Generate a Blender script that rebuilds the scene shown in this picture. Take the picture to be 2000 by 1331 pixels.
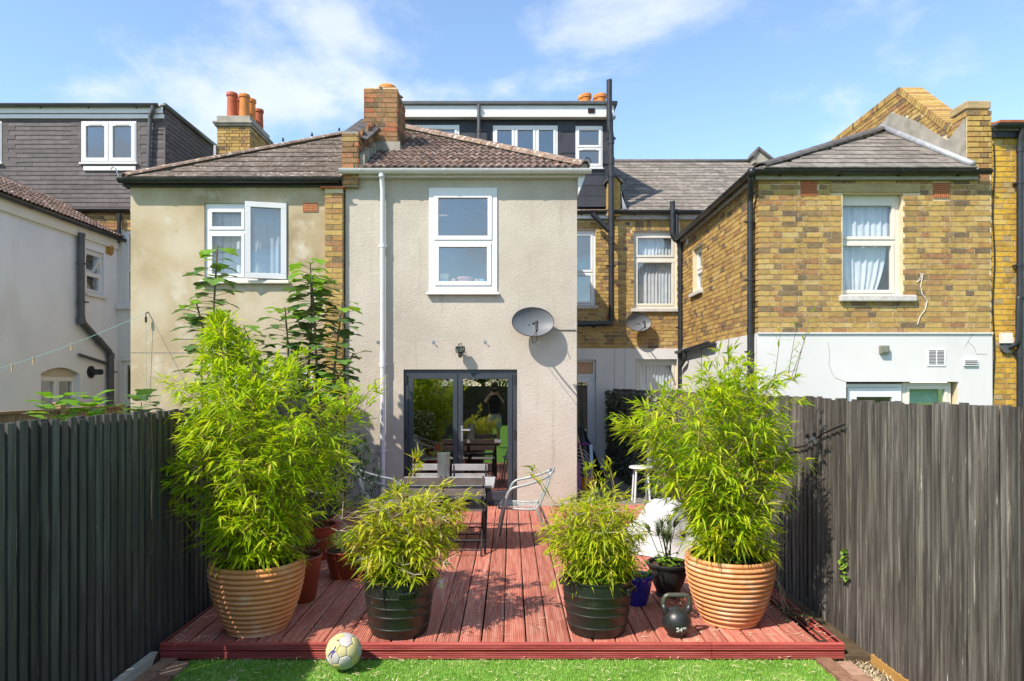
import bpy, bmesh, math, random
from mathutils import Vector, Matrix, Quaternion
R = math.radians
random.seed(7)
for o in list(bpy.data.objects): bpy.data.objects.remove(o)
S = bpy.context.scene
COL = S.collection

# ------------------------------------------------------------------ camera
F, CX, CY, CAMZ = 1333.33, 997.0, 749.0, 1.83      # focal length and vanishing point in photo pixels, eye height
cam_d = bpy.data.cameras.new('camera'); cam = bpy.data.objects.new('camera', cam_d); COL.objects.link(cam)
cam.location = (0, 0, CAMZ); cam.rotation_euler = (R(90), 0, 0)
cam_d.sensor_width = 36; cam_d.lens = 24; cam_d.clip_end = 5000; cam_d.clip_start = .02
cam_d.shift_x = (1000-CX)/2000; cam_d.shift_y = (CY-665.5)/2000
S.camera = cam
S.render.resolution_x, S.render.resolution_y = 1024, 681
# ------------------------------------------------------------------ light
SUN = Vector((.68, .62, -1.0)).normalized()          # travel direction of the sunlight
ELEV = math.asin(-SUN.z); AZ = math.atan2(-SUN.x, -SUN.y)
W = bpy.data.worlds.new('World'); S.world = W; W.use_nodes = True
def build_world():
    nt = W.node_tree; N = nt.nodes; L = nt.links; N.clear()
    out = N.new('ShaderNodeOutputWorld'); bg = N.new('ShaderNodeBackground'); bg.inputs[1].default_value = .145
    sky = N.new('ShaderNodeTexSky'); sky.sky_type = 'NISHITA'; sky.sun_disc = False
    sky.sun_elevation = ELEV; sky.sun_rotation = AZ; sky.air_density = 1.0; sky.dust_density = .15; sky.ozone_density = 2.2
    tc = N.new('ShaderNodeTexCoord'); sep = N.new('ShaderNodeSeparateXYZ'); L.new(tc.outputs['Generated'], sep.inputs[0])
    def m(op, a, b=None, clamp=False):
        n = N.new('ShaderNodeMath'); n.operation = op; n.use_clamp = clamp
        for i, v in enumerate((a, b)):
            if v is None: continue
            if isinstance(v, (int, float)): n.inputs[i].default_value = v
            else: L.new(v, n.inputs[i])
        return n.outputs[0]
    den = m('ADD', m('MAXIMUM', sep.outputs[2], 0.0), .22)
    comb = N.new('ShaderNodeCombineXYZ')
    L.new(m('DIVIDE', sep.outputs[0], den), comb.inputs[0]); L.new(m('DIVIDE', sep.outputs[1], den), comb.inputs[1])
    mp = N.new('ShaderNodeMapping'); L.new(comb.outputs[0], mp.inputs[0]); mp.inputs['Location'].default_value = CLOUD_OFF
    n1 = N.new('ShaderNodeTexNoise'); n1.inputs['Scale'].default_value = 1.9; n1.inputs['Detail'].default_value = 9; n1.inputs['Roughness'].default_value = .58
    n1.inputs['Distortion'].default_value = .15
    L.new(mp.outputs[0], n1.inputs[0])
    rp = N.new('ShaderNodeValToRGB'); rp.color_ramp.elements[0].position = .465; rp.color_ramp.elements[1].position = .66
    rp.color_ramp.interpolation = 'EASE'
    L.new(n1.outputs[0], rp.inputs[0])
    n2 = N.new('ShaderNodeTexNoise'); n2.inputs['Scale'].default_value = 5; n2.inputs['Detail'].default_value = 6; L.new(mp.outputs[0], n2.inputs[0])
    cl = N.new('ShaderNodeValToRGB'); cl.color_ramp.elements[0].position = .3; cl.color_ramp.elements[1].position = .7
    cl.color_ramp.elements[0].color = (2.5, 2.75, 3.1, 1); cl.color_ramp.elements[1].color = (3.0, 3.15, 3.35, 1)
    L.new(n2.outputs[0], cl.inputs[0])
    tint = N.new('ShaderNodeMix'); tint.data_type = 'RGBA'; tint.blend_type = 'MULTIPLY'; tint.inputs[0].default_value = 1
    L.new(sky.outputs[0], tint.inputs[6]); tint.inputs[7].default_value = SKY_TINT
    mx = N.new('ShaderNodeMix'); mx.data_type = 'RGBA'
    L.new(m('MULTIPLY', rp.outputs[0], .8), mx.inputs[0]); L.new(tint.outputs[2], mx.inputs[6]); L.new(cl.outputs[0], mx.inputs[7])
    L.new(mx.outputs[2], bg.inputs[0]); L.new(bg.outputs[0], out.inputs[0])
CLOUD_OFF = (27.57, 3.42, 0); SKY_TINT = (.84, .84, .83, 1)
build_world()
sun_d = bpy.data.lights.new('sun', 'SUN'); sun_d.energy = 3.0; sun_d.angle = R(.55); sun_d.color = (1, .90, .79)
sun = bpy.data.objects.new('sun', sun_d); COL.objects.link(sun); sun.location = (-12, -9, 14)
sun.rotation_euler = SUN.to_track_quat('-Z', 'Y').to_euler()
vs = S.view_settings; vs.view_transform = 'Standard'; vs.look = 'None'; vs.gamma = 1; vs.exposure = 1.3; vs.use_curve_mapping = False
try: S.cycles.max_bounces = 8; S.cycles.transparent_max_bounces = 12
except Exception: pass

# ------------------------------------------------------------------ helpers
def at(px, py, Y): return Vector(((px-CX)*Y/F, Y, CAMZ-(py-CY)*Y/F))
def ax(px, Y): return (px-CX)*Y/F
def az(py, Y): return CAMZ-(py-CY)*Y/F
UP = Vector((0, 0, 1))

class MB:
    """collects faces; build() links them as one mesh object"""
    def __init__(s): s.v = []; s.f = []; s.r = []; s.cur = 0.0
    def add(s, vs, fs):
        b = len(s.v); s.v += [tuple(p) for p in vs]
        for f in fs: s.f.append(tuple(b+i for i in f)); s.r.append(s.cur)
        return s
    def quad(s, a, b, c, d): return s.add((a, b, c, d), ((0, 1, 2, 3),))
    def box(s, x0, x1, y0, y1, z0, z1, M=None):
        p = [Vector((x, y, z)) for z in (z0, z1) for y in (y0, y1) for x in (x0, x1)]
        if M is not None: p = [M @ q for q in p]
        return s.add(p, ((0, 2, 3, 1), (4, 5, 7, 6), (0, 1, 5, 4), (2, 6, 7, 3), (0, 4, 6, 2), (1, 3, 7, 5)))
    def tube(s, pts, r, seg=8, cap=True):
        pts = [Vector(p) for p in pts]; n = len(pts)
        rs = r if isinstance(r, (list, tuple)) else [r]*n
        b = len(s.v); prev = None
        for i, p in enumerate(pts):
            t = (pts[min(i+1, n-1)]-pts[max(i-1, 0)])
            t = t.normalized() if t.length > 1e-9 else Vector((0, 0, 1))
            if prev is None:
                a = t.cross(UP if abs(t.z) < .9 else Vector((1, 0, 0))).normalized()
            else:
                a = prev-t*prev.dot(t)
                a = a.normalized() if a.length > 1e-6 else t.orthogonal().normalized()
            prev = a; c = t.cross(a)
            for k in range(seg):
                q = 2*math.pi*k/seg; s.v.append(tuple(p+(a*math.cos(q)+c*math.sin(q))*rs[i]))
        for i in range(n-1):
            for k in range(seg):
                k2 = (k+1) % seg
                s.f.append((b+i*seg+k, b+i*seg+k2, b+(i+1)*seg+k2, b+(i+1)*seg+k)); s.r.append(s.cur)
        if cap:
            s.f.append(tuple(b+k for k in range(seg-1, -1, -1))); s.r.append(s.cur)
            s.f.append(tuple(b+(n-1)*seg+k for k in range(seg))); s.r.append(s.cur)
        return s
    def lathe(s, prof, c=(0, 0, 0), seg=48, sx=1, sy=1, close=False):
        b = len(s.v); n = len(prof)
        for (r, z) in prof:
            for k in range(seg):
                q = 2*math.pi*k/seg; s.v.append((c[0]+r*math.cos(q)*sx, c[1]+r*math.sin(q)*sy, c[2]+z))
        for i in range(n-1):
            for k in range(seg):
                k2 = (k+1) % seg
                s.f.append((b+i*seg+k, b+i*seg+k2, b+(i+1)*seg+k2, b+(i+1)*seg+k)); s.r.append(s.cur)
        if close:
            s.f.append(tuple(b+k for k in range(seg-1, -1, -1))); s.r.append(s.cur)
            s.f.append(tuple(b+(n-1)*seg+k for k in range(seg))); s.r.append(s.cur)
        return s
    def prism(s, poly, d):
        """poly: 3D points of a planar polygon, extruded by vector d"""
        n = len(poly); d = Vector(d); p = [Vector(q) for q in poly]
        return s.add(p+[q+d for q in p], [tuple(range(n-1, -1, -1)), tuple(range(n, 2*n))]+[(i, (i+1) % n, n+(i+1) % n, n+i) for i in range(n)])
    def mesh(s, name='mesh', smooth=False):
        me = bpy.data.meshes.new(name); me.from_pydata(s.v, [], s.f)
        if any(s.r):
            at_ = me.attributes.new('rnd', 'FLOAT', 'FACE'); at_.data.foreach_set('value', s.r)
        if smooth: me.polygons.foreach_set('use_smooth', [True]*len(s.f))
        me.update(); return me
    def build(s, name, mat, parent=None, smooth=False, fix=False, bevel=0, sharp=None):
        me = s.mesh(name, smooth)
        if fix:
            bm = bmesh.new(); bm.from_mesh(me); bmesh.ops.recalc_face_normals(bm, faces=bm.faces); bm.to_mesh(me); bm.free()
        o = link(name, me, mat, parent)
        if sharp is not None and smooth: me.set_sharp_from_angle(angle=R(sharp))
        if bevel:
            m = o.modifiers.new('bevel', 'BEVEL'); m.width = bevel; m.segments = 2; m.limit_method = 'ANGLE'
        return o
def link(name, me, mat, parent=None, mw=None):
    o = bpy.data.objects.new(name, me); COL.objects.link(o)
    if mat is not None and not me.materials: me.materials.append(M[mat])
    if mw is not None: o.matrix_world = mw
    if parent is not None: attach(o, parent)
    return o
def attach(o, parent):
    o.parent = parent; o.matrix_parent_inverse = WM[parent.name].inverted() if parent.name in WM else Matrix.Identity(4)
WM = {}                                              # world matrices of the Empties that things hang on
def thing(name, label, cat, loc=(0, 0, 0), group=None):
    o = bpy.data.objects.new(name, None); COL.objects.link(o); o.location = loc; o.empty_display_size = .1
    WM[o.name] = Matrix.Translation(Vector(loc)); tag(o, label, cat, group); return o
def tag(o, label=None, cat=None, group=None, kind=None):
    if label: o['label'] = label
    if cat: o['category'] = cat
    if group: o['group'] = group
    if kind: o['kind'] = kind
    return o
def kids(o): return [c for c in bpy.data.objects if c.parent == o]
def copy_tree(o, parent=None, label=None):
    c = o.copy(); COL.objects.link(c)
    if parent is not None: c.parent = parent
    if label: c['label'] = label
    for ch in kids(o): copy_tree(ch, c)
    return c

# ------------------------------------------------------------------ materials
M = {}
class NB:
    def __init__(s, name):
        s.m = bpy.data.materials.new(name); s.m.use_nodes = True; s.nt = s.m.node_tree; s.N = s.nt.nodes; s.N.clear()
        s.out = s.N.new('ShaderNodeOutputMaterial'); M[name] = s.m
    def n(s, t, ins=None, **kw):
        k = s.N.new(t)
        for a, v in kw.items(): setattr(k, a, v)
        for i, v in (ins or {}).items(): s.set(k.inputs[i], v)
        return k
    def set(s, inp, v):
        if hasattr(v, 'is_linked'): s.nt.links.new(v, inp)
        else:
            if isinstance(v, (tuple, list)) and len(v) == 3 and inp.type == 'RGBA': v = (*v, 1)
            inp.default_value = v
    def math(s, op, a, b=0.0, clamp=False):
        k = s.n('ShaderNodeMath', {0: a, 1: b}, operation=op); k.use_clamp = clamp; return k.outputs[0]
    def mix(s, f, a, b, mode='MIX'): return s.n('ShaderNodeMix', {0: f, 6: a, 7: b}, data_type='RGBA', blend_type=mode).outputs[2]
    def ramp(s, f, stops, interp='LINEAR'):
        k = s.n('ShaderNodeValToRGB', {0: f}); e = k.color_ramp.elements; k.color_ramp.interpolation = interp
        while len(e) < len(stops): e.new(.5)
        for i, (p, c) in enumerate(stops):
            e[i].position = p; e[i].color = (*c, 1) if isinstance(c, tuple) else (c, c, c, 1)
        return k.outputs[0]
    def coord(s, stretch=(1, 1, 1), shuffle=False):
        v = s.n('ShaderNodeTexCoord').outputs['Object']
        if shuffle:
            oi = s.n('ShaderNodeObjectInfo').outputs['Random']
            v = s.n('ShaderNodeVectorMath', {0: v, 1: s.n('ShaderNodeCombineXYZ', {0: s.math('MULTIPLY', oi, 37.0), 1: s.math('MULTIPLY', oi, 91.0), 2: s.math('MULTIPLY', oi, 53.0)}).outputs[0]}, operation='ADD').outputs[0]
        return s.n('ShaderNodeMapping', {0: v, 3: stretch}).outputs[0]
    def noise(s, v, scale, detail=4, rough=.55, dist=0): return s.n('ShaderNodeTexNoise', {'Vector': v, 'Scale': scale, 'Detail': detail, 'Roughness': rough, 'Distortion': dist}).outputs[0]
    def rnd(s):
        a = s.n('ShaderNodeAttribute', attribute_name='rnd').outputs['Fac']; b = s.n('ShaderNodeObjectInfo').outputs['Random']
        return s.math('FRACT', s.math('ADD', a, b))
    def finish(s, col, rough=.8, bump=None, bstr=.3, bdist=.01, spec=.3, metal=0, **kw):
        p = s.n('ShaderNodeBsdfPrincipled', {'Base Color': col, 'Roughness': rough, 'Metallic': metal, 'Specular IOR Level': spec})
        for k, v in kw.items(): s.set(p.inputs[k.replace('_', ' ')], v)
        if bump is not None:
            b = s.n('ShaderNodeBump', {'Strength': bstr, 'Distance': bdist, 'Height': bump}); s.nt.links.new(b.outputs[0], p.inputs['Normal'])
        s.nt.links.new(p.outputs[0], s.out.inputs[0]); return p

def pmat(name, cols, scale=6, rough=.8, bump=0, bscale=None, spec=.3, metal=0, stretch=(1, 1, 1), shuffle=False, var=0, blots=(), detail=5, bdist=.01, **kw):
    """cols: ramp over noise; var: brightness spread per object or piece; blots: (colour, scale, from, to, stretch)"""
    b = NB(name); v = b.coord(stretch, shuffle)
    c = b.ramp(b.noise(v, scale, detail), [(.32+.36*i/max(1, len(cols)-1), k) for i, k in enumerate(cols)]) if len(cols) > 1 else cols[0]
    for bl in blots:
        vv = b.coord(bl[4], shuffle) if len(bl) > 4 else v
        f = b.ramp(b.noise(vv, bl[1], 6, .62), [(bl[2], 0.0), (bl[3], 1.0)])
        c = b.mix(f, c, bl[0])
    if var:
        f = b.math('ADD', b.math('MULTIPLY', b.rnd(), 2*var), 1-var)
        c = b.mix(1.0, c, b.n('ShaderNodeCombineColor', {0: f, 1: f, 2: f}).outputs[0], 'MULTIPLY')
    h = b.noise(v, bscale or scale*6, 4, .6) if bump else None
    b.finish(c, rough, h, bump, bdist, spec, metal, **kw)

def brick_mat(name, stops, dark=.35):
    b = NB(name); v = b.coord((1, 1, 1), True)
    c = b.ramp(b.rnd(), stops, 'LINEAR')
    n1 = b.noise(v, 13, 6, .7); c = b.mix(b.ramp(n1, [(.46, 0.0), (.70, .7)]), c, b.mix(1.0, c, (.42, .37, .33), 'MULTIPLY'))
    n2 = b.noise(v, 70, 3, .6); c = b.mix(b.math('MULTIPLY', b.ramp(n2, [(.5, 0.0), (.75, 1.0)]), .4), c, (.52, .42, .26))
    b.finish(c, .9, b.noise(v, 90, 5, .7), .6, .006, .15)
def build_materials():
    pmat('render_cream', [(.42, .375, .31), (.465, .42, .35), (.505, .46, .39)], 1.3, .95, .5, 46, .1, blots=[((.38, .335, .27), .9, .58, .85, (1, 1, .35)), ((.56, .51, .44), 6, .6, .9), ((.36, .315, .255), 3, .60, .8, (3, 1, .25))], bdist=.016)
    pmat('render_beige', [(.31, .245, .145), (.42, .345, .225), (.49, .425, .315)], 1.1, .9, .2, 30, .1, blots=[((.55, .51, .42), 2.3, .54, .74), ((.27, .22, .12), .8, .56, .82, (1, 1, .3)), ((.25, .21, .13), 14, .66, .8)])
    pmat('render_grey_white', [(.60, .62, .66), (.67, .685, .72), (.71, .72, .75)], .8, .85, .15, 20, .15, blots=[((.52, .46, .40), .7, .6, .9, (1, 1, .4)), ((.45, .43, .42), 5, .7, .85)])
    pmat('render_white', [(.57, .565, .55), (.63, .625, .61)], .9, .8, .1, 25, .2, blots=[((.49, .485, .47), .8, .62, .9, (1, 1, .35)), ((.45, .44, .42), 9, .72, .8)])
    pmat('mortar', [(.56, .46, .29), (.68, .58, .40)], 5, .95, .5, 80, .1)
    pmat('mortar_dark', [(.24, .20, .14), (.33, .27, .18)], 5, .95, .5, 80, .1)
    pmat('cement', [(.26, .24, .20), (.38, .35, .29)], 4, .95, .5, 50, .1, blots=[((.18, .16, .12), 3, .55, .8)])
    pmat('stone_sill', [(.42, .40, .36), (.58, .56, .52)], 14, .9, .4, 60, .1)
    pmat('stone_lintel', [(.33, .24, .12), (.45, .34, .18)], 3, .9, .4, 60, .1, blots=[((.17, .14, .10), 3, .5, .8, (.5, 1, 3))])
    brick_mat('brick_stock', [(0, (.14, .10, .065)), (.10, (.24, .16, .075)), (.24, (.37, .235, .075)), (.48, (.44, .29, .085)), (.68, (.48, .335, .115)), (.82, (.37, .21, .07)), (.92, (.31, .155, .075)), (1, (.50, .375, .155))])
    brick_mat('brick_yellow', [(0, (.34, .19, .05)), (.2, (.50, .29, .035)), (.5, (.60, .36, .04)), (.75, (.55, .34, .05)), (.9, (.34, .25, .13)), (1, (.62, .42, .09))])
    brick_mat('brick_chimney', [(0, (.12, .08, .055)), (.25, (.22, .13, .07)), (.5, (.30, .17, .08)), (.7, (.33, .15, .08)), (.85, (.36, .10, .05)), (1, (.36, .26, .11))])
    brick_mat('brick_paving', [(0, (.22, .11, .07)), (.5, (.33, .19, .13)), (1, (.40, .25, .18))])
    lich = ((.50, .48, .42), 18, .60, .67)
    pmat('tile_concrete', [(.075, .060, .048), (.125, .10, .08), (.175, .145, .115)], 9, .9, .4, 60, .1, shuffle=True, var=.22, blots=[lich, ((.26, .16, .09), 6, .66, .8)])
    pmat('tile_grey', [(.13, .115, .10), (.20, .18, .155), (.25, .225, .195)], 9, .9, .4, 60, .1, shuffle=True, var=.2, blots=[((.42, .40, .36), 20, .64, .72), ((.08, .07, .06), 3, .58, .8)])
    pmat('tile_pantile', [(.075, .052, .042), (.15, .10, .08), (.22, .15, .12)], 10, .9, .5, 60, .1, shuffle=True, var=.25, blots=[((.50, .48, .43), 15, .575, .66), ((.28, .13, .06), 8, .60, .78)])
    pmat('tile_hip', [(.16, .11, .085), (.26, .19, .15)], 10, .9, .5, 60, .1, shuffle=True, var=.15, blots=[((.50, .47, .40), 14, .56, .64), ((.40, .25, .06), 7, .62, .74)])
    pmat('tile_mansard', [(.088, .074, .073), (.12, .104, .102)], 5, .7, .2, 60, .3, shuffle=True, var=.16)
    pmat('slate_clad', [(.026, .028, .036), (.036, .038, .047)], 5, .55, .1, 60, .4, shuffle=True, var=.16)
    pmat('ridge_grey', [(.085, .078, .075), (.13, .12, .115)], 8, .8, .3, 50, .2, shuffle=True, var=.12)
    pmat('lead', [(.28, .29, .30), (.40, .41, .42)], 9, .5, .3, 20, .4, metal=.3)
    pmat('red_tile', [(.38, .11, .05), (.46, .17, .08)], 9, .85, .4, 50, .15, shuffle=True, var=.2)
    pmat('pot_orange', [(.52, .17, .04), (.60, .23, .06)], 7, .7, .2, 40, .3, var=.12, shuffle=True, blots=[((.36, .15, .07), 5, .6, .8)])
    pmat('pot_red', [(.33, .075, .035), (.42, .12, .055)], 7, .7, .2, 40, .3, var=.1, shuffle=True)
    pmat('upvc', [(.62, .625, .63), (.68, .68, .675)], 3, .35, 0, spec=.5)
    pmat('upvc_cream', [(.60, .57, .49), (.66, .63, .55)], 3, .4, 0, spec=.5)
    pmat('white_plastic', [(.60, .605, .62), (.66, .66, .665)], 4, .4, 0, spec=.5, blots=[((.55, .53, .48), 3, .62, .85)])
    pmat('black_plastic', [(.014, .015, .018), (.026, .027, .030)], 8, .38, 0, spec=.5, blots=[((.06, .06, .06), 9, .66, .8)])
    pmat('grey_plastic', [(.06, .062, .066), (.085, .087, .09)], 6, .45, 0, spec=.5)
    pmat('frame_grey', [(.030, .037, .046), (.040, .048, .058)], 6, .42, 0, spec=.5)
    pmat('fascia_dark', [(.018, .02, .026), (.03, .033, .04)], 6, .5, 0, spec=.4)
    pmat('fascia_timber', [(.30, .28, .25), (.42, .40, .36)], 8, .8, .2, 50, .2, stretch=(1, 1, 4))
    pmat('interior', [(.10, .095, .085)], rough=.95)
    pmat('curtain', [(.50, .53, .58), (.60, .62, .66)], 6, .9, 0, spec=.1)
    pmat('blind_green', [(.22, .45, .36), (.40, .60, .50)], 6, .9, 0, spec=.1)
    pmat('terracotta_vent', [(.50, .17, .07), (.58, .23, .11)], 30, .85, .2, 90, .1)
    pmat('vent_hole', [(.02, .012, .01)], rough=.95)
    pmat('vent_white', [(.70, .70, .69)], rough=.5)
    pmat('box_green', [(.16, .17, .13), (.20, .21, .16)], 9, .5, 0)
    pmat('dish', [(.105, .115, .125), (.14, .15, .16)], 120, .5, .1, 300, .4, detail=2)
    pmat('metal_dark', [(.035, .035, .036), (.06, .058, .055)], 12, .4, 0, metal=.5)
    pmat('steel', [(.42, .42, .41), (.55, .55, .54)], 20, .35, 0, metal=.9)
    pmat('cable_white', [(.65, .62, .56)], rough=.6)
    pmat('cable_black', [(.012, .012, .012)], rough=.6)
    pmat('cord_green', [(.25, .45, .40)], rough=.6)
    pmat('peg', [(.45, .30, .13)], rough=.8)
    # timber
    pmat('deck', [(.33, .095, .068), (.43, .145, .10), (.50, .22, .16)], 9, .66, .25, 40, .3, stretch=(6, .3, 1), shuffle=True, var=.16, blots=[((.54, .34, .25), 6, .54, .76, (9, .22, 1)), ((.22, .10, .08), 2.2, .60, .82, (1.5, .8, 1)), ((.20, .15, .10), 6, .68, .78)])
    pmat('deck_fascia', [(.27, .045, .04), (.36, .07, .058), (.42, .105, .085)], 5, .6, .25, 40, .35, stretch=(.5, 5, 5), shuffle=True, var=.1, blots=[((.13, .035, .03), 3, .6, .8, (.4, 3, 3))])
    pmat('fence_black', [(.046, .042, .039), (.070, .065, .060), (.11, .102, .093)], 5, .68, .5, 30, .3, stretch=(5, 5, .45), shuffle=True, var=.3, blots=[((.13, .13, .115), 7, .62, .74, (6, 6, .35)), ((.45, .42, .34), 22, .71, .75, (3, 3, .5))])
    pmat('fence_worn', [(.050, .043, .037), (.095, .084, .073), (.16, .145, .125)], 4, .78, .6, 30, .2, stretch=(9, 9, .5), shuffle=True, var=.35, blots=[((.24, .22, .19), 6, .55, .70, (6, 6, .3)), ((.46, .43, .37), 18, .67, .73, (4, 4, .25)), ((.018, .016, .015), 2, .58, .78, (3, 3, .5))])
    pmat('fence_brown', [(.22, .14, .075), (.33, .22, .12)], 5, .85, .4, 30, .2, stretch=(5, 5, .4), shuffle=True, var=.2)
    pmat('fence_rail', [(.03, .026, .022), (.06, .05, .042)], 5, .85, .4, 30, .2)
    pmat('gravel_board', [(.36, .19, .05), (.46, .27, .08)], 6, .85, .4, 30, .2, stretch=(1, .4, 3), blots=[((.12, .08, .04), 3, .58, .8)])
    pmat('old_timber', [(.36, .34, .30), (.52, .50, .45)], 5, .9, .4, 30, .2, stretch=(3, .4, 3), blots=[((.22, .20, .17), 6, .6, .8)])
    pmat('broom_wood', [(.62, .36, .16), (.70, .44, .21)], 6, .6, 0)
    # ground
    pmat('soil', [(.07, .05, .03), (.13, .095, .06)], 9, .98, .8, 60, .05)
    pmat('paving', [(.20, .185, .165), (.28, .26, .23)], 5, .95, .4, 50, .1)
    pmat('garden_grass', [(.06, .11, .025), (.10, .16, .04)], 6, .95, .5, 50, .05)
    pmat('turf_base', [(.10, .25, .03), (.14, .31, .045)], 14, .9, .5, 90, .1)
    pmat('turf_blade', [(.15, .30, .035), (.24, .41, .07), (.33, .46, .12)], 3, .6, 0, spec=.3, var=.4)
    pmat('litter', [(.50, .40, .24), (.62, .54, .36)], 40, .9, 0, spec=.1, var=.3)
    # pots and small things
    pmat('terracotta', [(.62, .25, .09), (.70, .30, .12), (.73, .335, .145)], 3, .55, .12, 40, .35, blots=[((.74, .52, .36), 5, .55, .78), ((.36, .18, .09), 7, .62, .76, (1, 1, .5))])
    pmat('tub_black', [(.012, .015, .013), (.020, .023, .020)], 5, .36, .08, 30, .5, blots=[((.075, .072, .062), 6, .62, .80), ((.13, .12, .10), 16, .66, .76)])
    pmat('urn_black', [(.012, .012, .013), (.022, .022, .022)], 5, .6, .1, 60, .3)
    pmat('pot_plastic', [(.25, .045, .022), (.32, .065, .03)], 5, .45, 0, spec=.4)
    pmat('glaze_blue', [(.008, .012, .20), (.015, .02, .30)], 5, .12, 0, spec=.6)
    pmat('iron', [(.016, .018, .018), (.026, .028, .026)], 30, .36, .12, 150, .5)
    pmat('iron_worn', [(.07, .072, .06), (.11, .11, .085)], 30, .42, .12, 150, .5, metal=.4)
    pmat('print_white', [(.75, .75, .75)], rough=.5)
    pmat('ball_yellow', [(.52, .44, .16), (.60, .54, .30)], 9, .5, .2, 80, .3, var=.1, blots=[((.34, .28, .12), 12, .60, .75)])
    pmat('ball_white', [(.42, .40, .40), (.60, .57, .54)], 9, .5, .2, 80, .3, var=.1, blots=[((.27, .23, .17), 12, .58, .75)])
    pmat('ball_seam', [(.10, .09, .07)], rough=.9)
    pmat('ball_print', [(.07, .06, .34)], rough=.6)
    pmat('chair_grey', [(.26, .29, .28), (.34, .37, .36)], 8, .4, 0, spec=.5, metal=.1)
    pmat('weave_grey', [(.30, .34, .32), (.42, .46, .44)], 90, .7, .4, 160, .2)
    pmat('slat_grey', [(.28, .27, .26), (.36, .35, .34)], 12, .6, .1, 60, .3, shuffle=True, var=.1)
    pmat('slat_brown', [(.11, .09, .08), (.16, .135, .12)], 12, .6, .1, 60, .3, shuffle=True, var=.1)
    pmat('tarp_black', [(.012, .012, .013), (.022, .022, .024)], 6, .35, .3, 10, .4)
    pmat('purple_plastic', [(.14, .03, .20)], rough=.4)
    pmat('orange_bristle', [(.62, .23, .01), (.70, .32, .02)], 20, .7, var=.2)
    pmat('cloth_white', [(.40, .40, .40), (.50, .50, .49)], 5, .85, .5, 14, .1, bdist=.03)
    pmat('cloth_blue', [(.30, .50, .62)], rough=.9)
    pmat('cloth_pattern', [(.06, .05, .16), (.30, .10, .28), (.10, .35, .45)], 40, .9)
    pmat('compost', [(.05, .032, .02), (.10, .07, .045)], 30, .98, .8, 120, .05)
    for k, c in (('toy_cream', (.66, .58, .40)), ('toy_blue', (.20, .42, .58)), ('toy_pink', (.60, .26, .26)), ('toy_tan', (.52, .33, .20))): pmat(k, [c], rough=.7)
    # plants
    def leafmat(name, stops, trans=.45, rough=.45):
        b = NB(name); c = b.ramp(b.rnd(), stops)
        p = b.n('ShaderNodeBsdfPrincipled', {'Base Color': c, 'Roughness': rough, 'Specular IOR Level': .3})
        t = b.n('ShaderNodeBsdfTranslucent', {0: b.mix(1.0, c, (1.25, 1.2, .6), 'MULTIPLY')})
        mx = b.n('ShaderNodeMixShader', {0: trans, 1: p.outputs[0], 2: t.outputs[0]}); b.nt.links.new(mx.outputs[0], b.out.inputs[0])
    leafmat('bamboo_leaf', [(0, (.13, .25, .010)), (.25, (.30, .47, .012)), (.75, (.50, .62, .014)), (.93, (.62, .64, .03)), (1, (.58, .48, .10))], .5)
    leafmat('bamboo_leaf_pale', [(0, (.20, .29, .010)), (.35, (.40, .50, .014)), (.72, (.56, .58, .025)), (.90, (.62, .55, .08)), (1, (.64, .54, .26))], .5)
    leafmat('fig_leaf', [(0, (.065, .14, .045)), (.6, (.105, .21, .055)), (1, (.16, .29, .06))], .35, .45)
    leafmat('fig_leaf_young', [(0, (.14, .30, .025)), (1, (.23, .42, .035))], .4, .4)
    leafmat('shrub_leaf', [(0, (.025, .06, .018)), (1, (.07, .13, .03))], .25)
    leafmat('weed_leaf', [(0, (.13, .27, .02)), (1, (.26, .42, .04))], .4)
    leafmat('palm_leaf', [(0, (.05, .085, .03)), (1, (.11, .16, .06))], .25)
    leafmat('screen_leaf', [(0, (.055, .07, .045)), (.6, (.13, .15, .11)), (1, (.26, .28, .23))], .1)
    leafmat('tree_leaf', [(0, (.04, .09, .02)), (1, (.13, .23, .04))], .35)
    pmat('culm', [(.24, .22, .05), (.34, .26, .08)], 20, .5, 0, var=.3, stretch=(1, 1, .3))
    pmat('twig_dry', [(.45, .38, .28)], rough=.9)
    pmat('stem_fig', [(.12, .095, .06), (.18, .15, .09)], 20, .8, .3, 60)
    pmat('bark', [(.07, .05, .035), (.13, .10, .07)], 12, .95, .6, 40)
    pmat('skin', [(.48, .28, .19)], rough=.55); pmat('cloth_dark', [(.03, .025, .028)], rough=.9); pmat('hair', [(.05, .035, .022)], rough=.7)
    # glass
    def glass(name, refl, tint, rough=.0):
        b = NB(name); fr = b.math('POWER', b.n('ShaderNodeLayerWeight', {'Blend': .5}).outputs['Facing'], 5.0)
        f = b.math('ADD', b.math('MULTIPLY', fr, .8), refl+.04, True)
        g = b.n('ShaderNodeBsdfGlossy', {'Color': (1, .97, .91), 'Roughness': rough}); t = b.n('ShaderNodeBsdfTransparent', {0: tint})
        mx = b.n('ShaderNodeMixShader', {0: f, 1: t.outputs[0], 2: g.outputs[0]}); b.nt.links.new(mx.outputs[0], b.out.inputs[0])
    glass('pane_glass', .035, (.95, .97, .97)); glass('pane_mirror', .13, (.66, .72, .75)); glass('house_glass', .10, (.92, .94, .95)); glass('bulb_glass', .08, (.95, .95, .95)); glass('door_glass', .23, (.72, .75, .75))
build_materials()
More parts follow.
